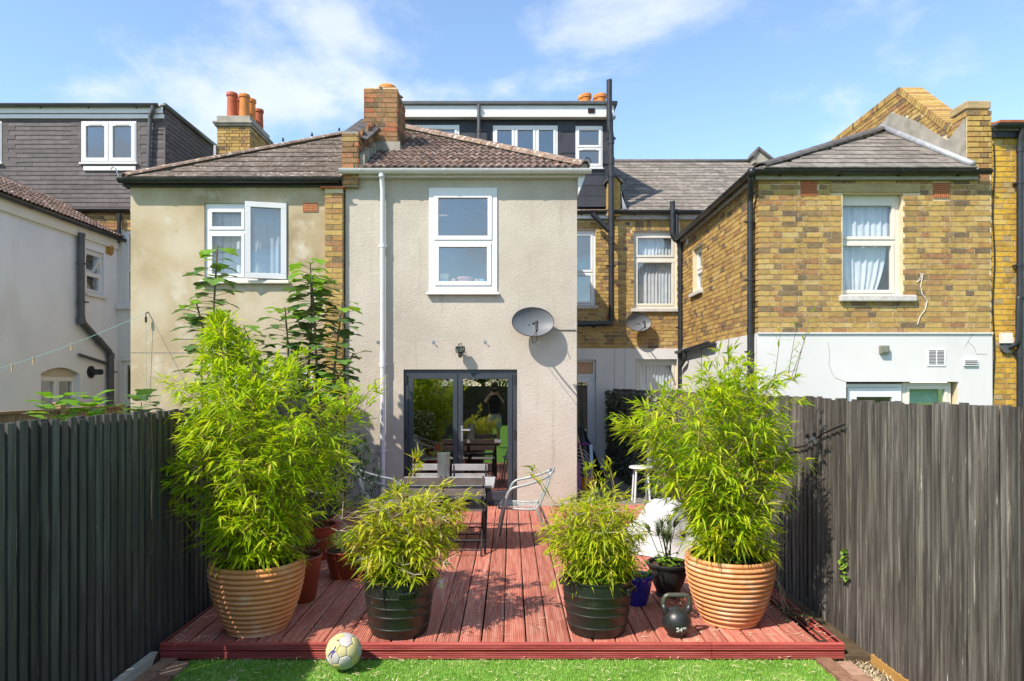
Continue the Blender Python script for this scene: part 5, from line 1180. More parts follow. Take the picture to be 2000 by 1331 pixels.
def build_bamboos():
    # large clumps in ribbed terracotta
    Y, b = 4.79, (-1.775, 4.79, ZD); T = thing('potted_bamboo', 'largest bright green bamboo in ribbed terracotta pot by the black fence', 'potted plant', b, 'bamboos along the front of the deck')
    ribbed_pot(T, b); soil(T, b, .275, ZD+.455)
    prof = [(1085, 450, 575), (1050, 405, 622), (1000, 370, 665), (950, 348, 690), (900, 340, 708), (850, 340, 715), (800, 338, 712), (760, 352, 700), (735, 385, 640), (705, 395, 570), (670, 402, 492), (640, 410, 465), (612, 425, 450)]
    bamboo(T, b, ZD+.455, prof, Y, 2150, .118, 11, 34, 'bamboo_leaf', spray=[(640, 860, 752, 745, 14), (640, 850, 700, 770, 10), (420, 780, 312, 745, 12), (420, 840, 330, 812, 10), (430, 960, 322, 965, 10), (430, 700, 440, 605, 10), (560, 760, 590, 690, 12), (380, 1000, 325, 990, 8)], dry=3)
    weeds(T, b, .25, ZD+.46, 40, 3)
    Y, b = 4.955, (1.59, 4.955, ZD); T = thing('potted_bamboo', 'large bright green bamboo in ribbed terracotta pot by the grey fence', 'potted plant', b, 'bamboos along the front of the deck')
    ribbed_pot(T, b, .305, .195, .48); soil(T, b, .27, ZD+.445)
    prof = [(1080, 1375, 1492), (1050, 1345, 1530), (1000, 1290, 1555), (950, 1262, 1560), (900, 1240, 1558), (860, 1215, 1560), (820, 1205, 1552), (790, 1222, 1545), (765, 1280, 1535), (735, 1340, 1512), (705, 1390, 1468), (690, 1405, 1440)]
    bamboo(T, b, ZD+.445, prof, Y, 1850, .118, 12, 34, 'bamboo_leaf', spray=[(1290, 860, 1192, 815, 14), (1500, 760, 1560, 720, 8), (1480, 800, 1572, 775, 8), (1500, 930, 1572, 905, 8), (1420, 720, 1425, 685, 8), (1300, 800, 1290, 755, 9)], dry=5)
    sp = MB(); lf = MB(); rr = random.Random(8)
    for (x0_, y0_, x1_, y1_) in ((1510, 760, 1525, 650), (1545, 740, 1575, 655), (1550, 745, 1590, 590), (1540, 730, 1555, 640)):
        a, c_ = at(x0_, y0_, Y), at(x1_, y1_, Y); sp.tube([a, a.lerp(c_, .5), c_], [.003, .0025, .0015], 4, False)
        for k in range(6): blade(lf, a.lerp(c_, .3+.14*k), Vector((rr.gauss(0, 1), rr.gauss(0, .4), rr.uniform(.2, 1))), UP, rr.uniform(.05, .10), .016, rr.uniform(.1, .8))
    tag(lf.build('young_leaves', 'bamboo_leaf', T), kind='stuff'); tag(sp.build('young_canes', 'stem_fig', T), kind='stuff')
    weeds(T, b, .25, ZD+.45, 60, 4)
    # small clumps in black tubs
    Y, b = 4.75, (-.773, 4.75, ZD); T = thing('potted_bamboo', 'small yellow-green bamboo in black rubber tub left of the deck centre', 'potted plant', b, 'bamboos along the front of the deck')
    tub(T, b, ha=-1.2); soil(T, b, .222, ZD+.335)
    prof = [(1130, 738, 830), (1100, 718, 862), (1065, 690, 885), (1030, 672, 900), (1000, 680, 905), (985, 700, 900), (968, 735, 880), (950, 775, 850)]
    bamboo(T, b, ZD+.335, prof, Y, 720, .112, 13, 80, 'bamboo_leaf_pale', spray=[(860, 1000, 930, 965, 9), (800, 950, 820, 890, 8), (720, 1000, 640, 985, 6)], dry=22, pot_r=.14)
    weeds(T, b, .20, ZD+.345, 110, 5)
    Y, b = 4.77, (.605, 4.77, ZD); T = thing('potted_bamboo', 'small yellow-green bamboo in black rubber tub right of the deck centre', 'potted plant', b, 'bamboos along the front of the deck')
    tub(T, b, ha=-.55); soil(T, b, .222, ZD+.335)
    prof = [(1130, 1135, 1225), (1095, 1105, 1245), (1060, 1082, 1258), (1020, 1062, 1266), (990, 1068, 1258), (970, 1095, 1240), (955, 1130, 1210)]
    bamboo(T, b, ZD+.335, prof, Y, 850, .10, 14, 70, 'bamboo_leaf_pale', spray=[(1080, 980, 1040, 925, 6), (1160, 950, 1155, 900, 6), (1200, 950, 1185, 905, 6)], dry=12, pot_r=.15)
    weeds(T, b, .205, ZD+.345, 190, 6, h=.08)
build_bamboos()

def fig_leaf_mesh(mat, seed):
    rr = random.Random(seed); n = 26; pts = []
    for i in range(n):
        a = -math.pi+2*math.pi*(i+.5)/n; lob = .62+.38*abs(math.cos(2.5*a))**.7; r = lob*(1-.25*(abs(a)/math.pi)**2)+rr.uniform(-.03, .03)
        pts.append((math.sin(a)*r*.62, .36+math.cos(a)*r*.62))
    mb = MB(); mb.v = [(0, .36, -.02)]+[(x, y, .10*abs(x)-.28*(max(0, y)-.3)**2) for x, y in pts]; mb.v += [(0, -.35, .0), (.012, -.02, 0), (-.012, -.02, 0)]
    mb.f = [(0, 1+i, 1+(i+1) % n) for i in range(n)]+[(n+1, n+2, n+3)]; mb.r = [0]*len(mb.f)
    me = mb.mesh('leaf', True); me.materials.append(M[mat]); return me
def build_fig():
    dark = [fig_leaf_mesh('fig_leaf', k) for k in range(3)]; young = [fig_leaf_mesh('fig_leaf_young', k) for k in range(2)]
    Y = 8.35; rr = random.Random(21)
    def plant(label, stems, base, seed):
        b = at(base, 749, Y); T = thing('fig_tree', label, 'tree', (b.x, Y, 0), 'fig saplings behind the black fence'); mb = MB()
        for (pts, dens, wd) in stems:
            P = [Vector((b.x, Y, .0))]+[at(x, y, Y)+Vector((0, rr.uniform(-.1, .1), 0)) for x, y in pts]; mb.tube(P, [.022]+[.016-.010*i/len(pts) for i in range(len(pts))], 6)
            L = sum((P[i+1]-P[i]).length for i in range(1, len(P)-1)); n = int(L*dens*1.45); side = 0
            for k in range(n):
                t = (k+.5)/n*(len(P)-2); i = 1+int(t); p = P[i].lerp(P[min(i+1, len(P)-1)], t-int(t)); side += 2.4+rr.uniform(-.4, .4)
                d = Vector((math.cos(side), math.sin(side)*.8, rr.uniform(.0, .35))); tl = rr.uniform(.10, .24)*wd*(1-.3*k/n); q = p+d*tl; mb.tube([p, q], .0035, 4, False)
                top = k > n*.82; s = rr.uniform(.13, .23)*(.85 if top else 1)
                x = d.cross(UP).normalized(); fw = Vector((d.x, d.y, rr.uniform(-.45, .05))).normalized(); nn = x.cross(fw); mw = Matrix.Identity(4)
                for c, a in enumerate((x, fw, nn)):
                    for r_ in range(3): mw[r_][c] = a[r_]*s
                mw.translation = q; link('leaf', rr.choice(young if top else dark), None, T, mw)
        mb.build('trunk', 'stem_fig', T)
    plant('tall thin fig sapling with few leaves against the open casement window', [([(430, 780), (415, 600), (423, 480)], 22, 1.0), ([(400, 760), (400, 640), (385, 590)], 22, 1.1)], 425, 1)
    plant('bushy fig sapling with dark lobed leaves beside the brick pier', [([(600, 780), (605, 620), (603, 512)], 30, 1.15), ([(625, 760), (615, 640), (612, 540)], 30, 1.2), ([(560, 780), (560, 680), (556, 600)], 26, 1.1), ([(650, 780), (660, 680), (672, 592)], 24, 1.0), ([(520, 800), (500, 700), (478, 640)], 22, .9), ([(640, 820), (650, 760), (690, 690)], 20, .9)], 610, 2)
    for k, (px, py, n, lab, Yk) in enumerate(((105, 806, 8, 'pale green sapling top showing above the black fence at left', 6.2), (176, 800, 9, 'pale green sapling top by the brown fence post', 6.4), (276, 797, 10, 'dark green sapling top above the black fence by the bamboo', 7.2))):
        c = at(px, py, Yk); T = thing('sapling', lab, 'plant', (c.x, Yk, 0), 'saplings behind the black fence'); MB().tube([(c.x, Yk, -.05), (c.x+.02, Yk, c.z-.3), (c.x, Yk, c.z+.06)], [.012, .010, .005], 6).build('stem', 'stem_fig', T)
        for i in range(n*2):
            a = i*2.4; d = Vector((math.cos(a), math.sin(a), .1)); p = Vector((c.x, Yk, c.z-.15+.19*i/n/1.2)); s = rr.uniform(.13, .19); x = d.cross(UP).normalized(); fw = Vector((d.x, d.y, rr.uniform(-.2, .5))).normalized(); nn = x.cross(fw); mw = Matrix.Identity(4)
            for cc, aa in enumerate((x, fw, nn)):
                for r_ in range(3): mw[r_][cc] = aa[r_]*s
            mw.translation = p+d*.07; link('leaf', rr.choice(young if k < 2 else dark), None, T, mw)
build_fig()
def build_small_plants():
    rr = random.Random(31)
    # palm in black urn
    b = (1.28, 5.55, ZD); T = thing('potted_palm', 'small fan palm in a black plastic urn behind the kettlebell', 'potted plant', b)
    MB().lathe([(0, 0), (.095, 0), (.10, .01), (.092, .03), (.10, .05), (.128, .11), (.148, .18), (.152, .215), (.156, .22), (.156, .238), (.172, .244), (.175, .262), (.165, .27), (.148, .262), (.14, .2), (.08, .03)], b, 40).build('urn', 'urn_black', T, True, sharp=30); soil(T, b, .145, ZD+.235)
    st, lf = MB(), MB()
    for i in range(13):
        a = i*2.4; tilt = rr.uniform(.1, .75); L = rr.uniform(.16, .36); base = Vector((b[0]+rr.gauss(0, .02), b[1]+rr.gauss(0, .02), ZD+.23)); d = Vector((math.cos(a)*tilt, math.sin(a)*tilt, 1)).normalized(); tip = base+d*L
        st.tube([base, base.lerp(tip, .5)+d*.01, tip], .003, 4, False)
        x = d.cross(UP).normalized()
        for k in range(13):
            an = -1.25+2.5*k/12; dd = (d*math.cos(an)+x*math.sin(an)+UP*.15).normalized(); blade(lf, tip, dd, UP, rr.uniform(.14, .19), .012, rr.uniform(.05, .9), .25)
    tag(lf.build('fronds', 'palm_leaf', T), kind='stuff'); st.build('stalks', 'palm_leaf', T); weeds(T, b, .12, ZD+.245, 30, 71, size=.04, h=.08)
    # brown plastic pots
    def pot(T, b, rt, rb, h, mat='pot_plastic'):
        MB().lathe([(0, 0), (rb, 0), (rb+.004, .01), (rt*.93, h*.72), (rt*.95, h*.74), (rt*.96, h*.9), (rt, h*.92), (rt*1.02, h*.98), (rt*.98, h), (rt*.9, h*.98), (rt*.86, h*.6), (rb*.8, .02)], b, 40).build('pot', mat, T, True, sharp=30); soil(T, b, rt*.88, b[2]+h*.88)
    def bush(T, c, r, h, n, mat, size, seed, w=.3, up=.4):
        q = random.Random(seed); mb = MB(); st = MB()
        for i in range(max(4, n//40)):
            a = q.uniform(0, 6.28); st.tube([Vector(c), Vector((c[0]+r*.7*math.cos(a), c[1]+r*.7*math.sin(a), c[2]+h*q.uniform(.5, .95)))], [.005, .002], 4, False)
        for i in range(n):
            a = q.uniform(0, 6.28); rad = r*math.sqrt(q.random()); z = h*q.random()**.8; rad *= .55+.75*math.sin(math.pi*min(1, .15+.8*z/h)); p = Vector((c[0]+rad*math.cos(a), c[1]+rad*math.sin(a), c[2]+z))
            for k in range(4):
                bb = a+q.gauss(0, 1); blade(mb, p, Vector((math.cos(bb), math.sin(bb), q.gauss(up, .5))), UP, size*q.uniform(.7, 1.2), size*w, q.uniform(.01, .99), .1)
        tag(mb.build('foliage', mat, T), kind='stuff'); tag(st.build('stems', 'stem_fig', T), kind='stuff')
    b = (-1.48, 6.08, ZD); T = thing('flower_pot', 'red-brown plastic bowl pot with trailing weeds between two bamboos', 'potted plant', b); pot(T, b, .17, .115, .245); bush(T, (b[0], b[1], ZD+.21), .13, .18, 120, 'weed_leaf', .05, 41, .12); 
    q = random.Random(5); mb = MB()
    for i in range(70):
        t = q.random(); p = Vector((b[0]+.06+.12*t, b[1]-.14-.03*t, ZD+.26-.22*t*q.random())); blade(mb, p, Vector((q.gauss(0, 1), q.gauss(-.5, .4), q.gauss(-.3, .6))), UP, .045, .018, q.random())
    tag(mb.build('trailing_leaves', 'shrub_leaf', T), kind='stuff')
    b = (-1.66, 5.42, ZD); T = thing('flower_pot', 'tall red-brown plastic pot half hidden behind the left terracotta pot', 'potted plant', b); pot(T, b, .16, .105, .36); bush(T, (b[0], b[1], ZD+.33), .12, .16, 60, 'shrub_leaf', .05, 42)
    b = (-1.28, 6.05, ZD); T = thing('flower_pot', 'small red-brown pot peeking out behind the left black tub', 'potted plant', b); pot(T, b, .10, .07, .17); bush(T, (b[0], b[1], ZD+.15), .08, .12, 40, 'shrub_leaf', .04, 43)
    b = (.985, 5.33, ZD); T = thing('flower_pot', 'glossy cobalt blue glazed pot behind the right black tub', 'potted plant', b); MB().lathe([(0, 0), (.075, 0), (.08, .01), (.10, .08), (.115, .16), (.12, .20), (.128, .205), (.128, .225), (.115, .23), (.105, .2), (.06, .02)], b, 40).build('pot', 'glaze_blue', T, True, sharp=35); soil(T, b, .104, ZD+.20); weeds(T, b, .12, ZD+.2, 70, 44, h=.12)
    b = (-1.92, 6.75, ZD); T = thing('potted_shrub', 'dark green shrub with narrow leaves behind the left bamboo by the downpipe', 'potted plant', b); pot(T, b, .20, .14, .33); MB().tube([(b[0], b[1], ZD+.28), (b[0]+.25, b[1], 1.0), (b[0]+.42, b[1], 1.25)], [.012, .008, .004], 6).build('stem', 'stem_fig', T); bush(T, (b[0]+.22, b[1], ZD+.45), .32, .75, 420, 'shrub_leaf', .085, 45, .2, .6)
    # ivy on the right fence, creeper beside the right pot
    c = at(1650, 1100, 1333.33*2.37/(1650-CX)); T = MB()
    for i in range(26): blade(T, Vector((2.372, c.y+rr.gauss(0, .03), c.z+.10-.2*rr.random())), Vector((rr.uniform(-.6, -.1), rr.gauss(0, .5), rr.gauss(-.2, .5))), UP, .045, .032, rr.uniform(.2, .99))
    tag(T.build('ivy_sprig', 'weed_leaf'), 'small bright ivy sprig growing through the grey fence', 'plant')
    T = thing('creeper', 'thin dry creeper with small leaves trailing on the deck beside the right terracotta pot', 'plant', (2.0, 5.1, ZD)); st = MB(); lf = MB()
    for k in range(7):
        p = Vector((1.88, 5.0, ZD+.45)); pts = [p]
        for j in range(6): p = p+Vector((rr.uniform(0, .06), rr.uniform(-.03, .06), -.085)); p.z = max(p.z, ZD+.012); pts.append(p.copy()); blade(lf, p, Vector((rr.gauss(0, 1), rr.gauss(0, 1), .4)), UP, .03, .022, rr.random())
        st.tube(pts, .0022, 4, False)
    for i in range(60): blade(lf, Vector((2.08+rr.gauss(0, .06), 5.05+rr.gauss(0, .10), ZD+.012+abs(rr.gauss(0, .012)))), Vector((rr.gauss(0, 1), rr.gauss(0, 1), .3)), UP, .032, .024, rr.random()*.4)
    tag(st.build('stems', 'twig_dry', T), kind='stuff'); tag(lf.build('leaves', 'shrub_leaf', T), kind='stuff')
    # artificial leaf screen on the alley fence
    T = thing('leaf_screen', 'grey-green artificial leaf screen hung on the fence in the side alley', 'screen', (2.1, 12, 0)); mb = MB(); a, b2 = Vector((2.25, 9.4, 0)), Vector((2.03, 13.9, 0)); t = (b2-a).normalized(); nn = Vector((-t.y, t.x, 0))
    MB().prism([a+nn*.01+UP*.15, b2+nn*.01+UP*.15, b2+nn*.01+UP*1.62, a+nn*.01+UP*1.62], nn*.012).build('backing', 'fence_black', T, fix=True)
    for i in range(6500):
        s = rr.random(); p = a.lerp(b2, s)+nn*(.03+rr.uniform(0, .05))+UP*rr.uniform(.15, 1.68); d = Vector((nn.x*.5+t.x*rr.gauss(0, .6), nn.y*.5+t.y*rr.gauss(0, .6), rr.gauss(-.5, .5))); blade(mb, p, d, nn, rr.uniform(.05, .085), rr.uniform(.035, .055), rr.random())
    tag(mb.build('leaves', 'screen_leaf', T), kind='stuff')
build_small_plants()
# ------------------------------------------------------------------ furniture
def folding_chair(label, loc, rz, slat, first=None):
    """slatted metal folding chair; local +Y is where the sitter looks"""
    T = thing('folding_chair', label, 'chair', (0, 0, 0), 'folding chairs round the garden table')
    for z in (.71, .60):
        MB().box(-.205, .205, -.235, -.217, z, z+.075).build('back_slat', slat, T, bevel=.003)
    for i in range(6): MB().box(-.20, .20, -.17+i*.062, -.115+i*.062, .440, .455).build('seat_slat', slat, T, bevel=.003)
    for s in (-1, 1):
        MB().tube([(s*.185, -.225, .80), (s*.185, -.20, .46), (s*.185, .20, .012)], .010, 6).build('long_leg', 'metal_dark', T)
        MB().tube([(s*.165, .17, .43), (s*.165, -.24, .012)], .010, 6).build('short_leg', 'metal_dark', T)
        MB().tube([(s*.175, -.18, .433), (s*.175, .19, .433)], .008, 6).build('seat_rail', 'metal_dark', T)
    MB().tube([(-.185, .17, .06), (.185, .17, .06)], .008, 6).build('stretcher', 'metal_dark', T); MB().tube([(-.165, -.20, .06), (.165, -.20, .06)], .008, 6).build('stretcher', 'metal_dark', T)
    T.location = loc; T.rotation_euler.z = rz; return T
def arm_chair(label, loc, rz):
    """tubular stacking armchair with woven seat; local +Y is where the sitter looks"""
    T = thing('garden_armchair', label, 'chair', (0, 0, 0), 'tubular garden armchairs')
    for s in (-1, 1):
        MB().tube(bend([(s*.25, .27, .012), (s*.265, .20, .40), (s*.285, .12, .63), (s*.285, -.04, .66), (s*.25, -.22, .72), (s*.20, -.30, .76)], .09, 5), .0135, 8).build('arm', 'chair_grey', T, True)
        MB().tube(bend([(s*.25, -.33, .012), (s*.235, -.16, .40), (s*.225, -.12, .42)], .05), .0135, 8).build('rear_leg', 'chair_grey', T, True)
        MB().tube(bend([(s*.225, .24, .415), (s*.225, -.16, .395), (s*.215, -.25, .58), (s*.205, -.31, .78)], .06), .011, 8).build('side_rail', 'chair_grey', T, True)
    MB().tube(bend([(-.20, -.30, .765), (-.12, -.335, .80), (.12, -.335, .80), (.20, -.30, .765)], .06), .0135, 8).build('top_rail', 'chair_grey', T, True)
    MB().tube([(-.225, .24, .415), (.225, .24, .415)], .011, 8).build('front_rail', 'chair_grey', T, True)
    for nm, path in (('woven_seat', [(.25, .418), (.10, .405), (-.06, .40), (-.165, .405)]), ('woven_back', [(-.175, .42), (-.225, .55), (-.285, .68), (-.325, .79)])):
        mb = MB(); n = 14; P = [p for p in path]
        pts = []
        for a, b in zip(P, P[1:]): pts += [(a[0]+(b[0]-a[0])*k/6, a[1]+(b[1]-a[1])*k/6) for k in range(6)]
        pts.append(P[-1])
        for k, (y, z) in enumerate(pts[:-1]):
            y2, z2 = pts[k+1]; w = .222
            for i in range(n):
                x0, x1 = -w+2*w*i/n, -w+2*w*(i+1)/n; o = .005 if (i+k) % 2 else -.001
                mb.add([(x0+.002, y, z+o), (x1-.002, y, z+o), (x1-.002, y+(y2-y)*.92, z+(z2-z)*.92+o), (x0+.002, y+(y2-y)*.92, z+(z2-z)*.92+o)], ((0, 1, 2, 3),))
        tag(mb.build(nm, 'weave_grey', T), kind='stuff')
    T.location = loc; T.rotation_euler.z = rz; return T
def build_furniture():
    T = thing('garden_table', 'grey slatted garden table in front of the patio doors', 'table', (-.67, 7.15, ZD))
    x0, x1, y0, y1, h = -1.17, -.165, 6.81, 7.50, ZD+.695
    n = 7
    for i in range(n):
        a = y0+(y1-y0)*i/n; MB().box(x0, x1, a+.002, a+(y1-y0)/n-.006, h-.022, h).build('top_slat', 'slat_grey', T, bevel=.003)
    MB().box(x0+.03, x1-.03, y0+.03, y0+.055, h-.06, h-.023).box(x0+.03, x1-.03, y1-.055, y1-.03, h-.06, h-.023).build('apron', 'metal_dark', T)
    for x in (x0+.12, x1-.12):
        MB().tube([(x, y0+.05, h-.03), (x, y1-.04, ZD+.012)], .013, 8).build('leg', 'metal_dark', T); MB().tube([(x+.03, y1-.05, h-.03), (x+.03, y0+.04, ZD+.012)], .013, 8).build('leg', 'metal_dark', T)
    MB().tube([(x0+.12, y0+.14, ZD+.12), (x1-.09, y0+.14, ZD+.12)], .009, 6).build('stretcher', 'metal_dark', T)
    folding_chair('dark folding chair nearest the camera, right one of the pair', (-.455, 6.99, ZD), 0, 'slat_brown')
    folding_chair('dark folding chair nearest the camera, left one behind the bamboo tip', (-.875, 7.0, ZD), 0, 'slat_brown')
    folding_chair('pale grey folding chair by the patio door, right of the lantern', (-.47, 7.68, ZD), math.pi, 'slat_grey')
    folding_chair('pale grey folding chair by the patio door, left of the lantern', (-.93, 7.70, ZD), math.pi, 'slat_grey')
    arm_chair('grey tubular garden armchair right of the table, seen from its side', (.13, 7.36, ZD), R(86))
    arm_chair('grey tubular garden armchair left of the table, mostly behind bamboo', (-1.36, 7.42, ZD), R(-80))
    # perforated lantern
    b = (-.70, 7.12, h+.001); T = thing('lantern', 'silver perforated metal lantern standing on the garden table', 'lantern', b); mb = MB(); r = .065; nz, na = 18, 30
    for j in range(nz):
        for i in range(na):
            if (i+j) % 2 == 0: continue
            z0, z1 = b[2]+.01+.28*j/nz, b[2]+.01+.28*(j+1)/nz; a0, a1 = 6.2832*i/na, 6.2832*(i+1)/na; e = .02
            mb.add([(b[0]+r*math.cos(a0-e), b[1]+r*math.sin(a0-e), z0-.001), (b[0]+r*math.cos(a1+e), b[1]+r*math.sin(a1+e), z0-.001), (b[0]+r*math.cos(a1+e), b[1]+r*math.sin(a1+e), z1+.001), (b[0]+r*math.cos(a0-e), b[1]+r*math.sin(a0-e), z1+.001)], ((0, 1, 2, 3),))
    tag(mb.build('perforated_sheet', 'steel', T), kind='stuff')
    MB().lathe([(0, 0), (r+.002, 0), (r+.002, .012), (0, .012)], b, 30).build('base', 'steel', T); MB().lathe([(r+.002, .285), (r+.002, .297), (r-.004, .297), (r-.004, .285)], b, 30).build('rim', 'steel', T)
build_furniture()

# ------------------------------------------------------------------ football, kettlebell, bauble
def build_ball():
    Rb = .112; c = Vector((ax(671.5, 4.35), 4.35, Rb+.012)); T = thing('football', 'scuffed yellow and white football on the artificial grass', 'ball', (c.x, c.y, .012))
    bm = bmesh.new(); bmesh.ops.create_icosphere(bm, subdivisions=1, radius=1); bm.verts.ensure_lookup_table()
    V = [v.co.copy() for v in bm.verts]; E = [(e.verts[0].index, e.verts[1].index) for e in bm.edges]; FF = [[v.index for v in f.verts] for f in bm.faces]; bm.free()
    rot = Quaternion((.3, 1, .2), .9) @ Quaternion((0, 0, 1), .5)
    third = {}
    for a, b in E: third[(a, b)] = V[a].lerp(V[b], 1/3); third[(b, a)] = V[b].lerp(V[a], 1/3)
    polys = []
    for a in range(12):
        ps = [third[k] for k in third if k[0] == a]; n = V[a].normalized(); x = n.orthogonal().normalized(); y = n.cross(x); ps.sort(key=lambda p: math.atan2((p-n*p.dot(n)).dot(y), (p-n*p.dot(n)).dot(x))); polys.append((ps, 'ball_yellow'))
    for k, (a, b, d) in enumerate(FF): polys.append(([third[(a, b)], third[(b, a)], third[(b, d)], third[(d, b)], third[(d, a)], third[(a, d)]], 'ball_white' if k % 4 else 'ball_yellow'))
    rr = random.Random(3)
    for ps, m in polys:
        cen = sum(ps, Vector())/len(ps); ringp = []
        for i, p in enumerate(ps):
            q = ps[(i+1) % len(ps)]; ringp += [p.lerp(q, k/4) for k in range(4)]
        n = len(ringp); mb = MB()
        for t, rad in ((.985, .955), (.94, .992), (.8, 1.0), (.45, 1.0)):
            for p in ringp: mb.v.append(tuple(c+(rot @ ((cen.lerp(p, t)).normalized()))*Rb*rad))
        mb.v.append(tuple(c+(rot @ cen.normalized())*Rb))
        for k in range(3): mb.f += [(k*n+i, k*n+(i+1) % n, (k+1)*n+(i+1) % n, (k+1)*n+i) for i in range(n)]
        mb.f += [(3*n+i, 3*n+(i+1) % n, 4*n) for i in range(n)]; mb.r = [0]*len(mb.f); mb.build('panel', m, T, True, fix=True)
    o = MB().lathe([(Rb*.955*math.sin(math.pi*k/24)+1e-5, -Rb*.955*math.cos(math.pi*k/24)) for k in range(25)], c, 40).build('bladder', 'ball_seam', T, True)
    def sph(az_, el, r=1.0): return c+Vector((math.sin(az_)*math.cos(el), -math.cos(az_)*math.cos(el), math.sin(el)))*Rb*r
    marks = [[(-.52, .30), (-.70, .04)], [(-.44, .26), (-.50, -.02)], [(-.36, .42), (-.52, .28)], [(-.30, .60), (-.36, .44)], [(-.30, .36), (-.38, .22)]]
    for (a0, e0), (a1, e1) in marks: MB().tube([sph(a0+(a1-a0)*k/5, e0+(e1-e0)*k/5, 1.003) for k in range(6)], .0042, 6).build('printed_stroke', 'ball_print', T)
    MB().tube([sph(-.40+.03*k, .93+.0*k, 1.003) for k in range(5)], .006, 6).build('printed_stroke', 'ball_print', T)
build_ball()
def build_kettlebell():
    Y = 4.665; c = Vector((ax(1321.5, Y), Y, ZD)); T = thing('kettlebell', 'black iron kettlebell marked 24 kg on the front deck edge', 'kettlebell', tuple(c)); Rk = .099
    prof = [(0, 0), (.058, 0), (.064, .003)]+[(Rk*math.cos(R(a)), .094+Rk*math.sin(R(a))) for a in range(-52, 89, 6)]+[(0, .094+Rk)]
    MB().lathe(prof, c, 48).build('body', 'iron', T, True)
    pts = bend([c+Vector((-.066, 0, .14)), c+Vector((-.088, 0, .19)), c+Vector((-.092, 0, .235)), c+Vector((-.072, 0, .272)), c+Vector((.072, 0, .272)), c+Vector((.092, 0, .235)), c+Vector((.088, 0, .19)), c+Vector((.066, 0, .14))], .05, 5)
    MB().tube(pts, .0165, 14).build('handle', 'iron_worn', T, True)
    for s in (-1, 1): MB().tube([c+Vector((s*.060, 0, .135)), c+Vector((s*.083, 0, .18)), c+Vector((s*.092, 0, .212))], [.030, .023, .0195], 14).build('handle_root', 'iron', T, True)
    def text(body, size, off):
        cu = bpy.data.curves.new('weight_mark', 'FONT'); cu.body = body; cu.size = size; cu.extrude = .0008; cu.align_x = 'CENTER'; cu.align_y = 'CENTER'; cu.offset = .0012
        o = bpy.data.objects.new('weight_mark', cu); COL.objects.link(o); bpy.context.view_layer.update()
        me = bpy.data.meshes.new_from_object(o.evaluated_get(bpy.context.evaluated_depsgraph_get())); bpy.data.objects.remove(o)
        out = []
        for v in me.vertices:
            x, z, d = v.co.x+off[0], v.co.y+off[1], v.co.z; a = x/Rk; e = (z-.094)/Rk
            v.co = c+Vector((math.sin(a)*math.cos(e), -math.cos(a)*math.cos(e), 0))*(Rk+.0008+d)+Vector((0, 0, .094+math.sin(e)*(Rk+.0008+d)))
        link('weight_mark', me, 'print_white', T)
    text('24', .044, (-.004, .066)); text('KG', .017, (.034, .077))
build_kettlebell()
def build_bauble():
    Y = 4.62; c = at(862, 1138, Y); T = thing('glass_tealight', 'clear glass bauble tealight holder hanging from the left small bamboo', 'bauble', (c.x, c.y, c.z-.045))
    MB().lathe([(.001, -.042)]+[(.042*math.cos(R(a)), .042*math.sin(R(a))) for a in range(-80, 81, 10)]+[(.008, .044), (.008, .052), (.001, .053)], c, 28).build('glass_ball', 'bulb_glass', T, True)
    MB().lathe([(0, -.037), (.018, -.037), (.018, -.024), (0, -.024)], c, 18).build('tealight', 'steel', T)
    MB().tube([c+Vector((0, 0, .052)), at(862, 1092, Y), at(858, 1062, 4.68)], .0015, 4).build('hanging_wire', 'steel', T)
build_bauble()

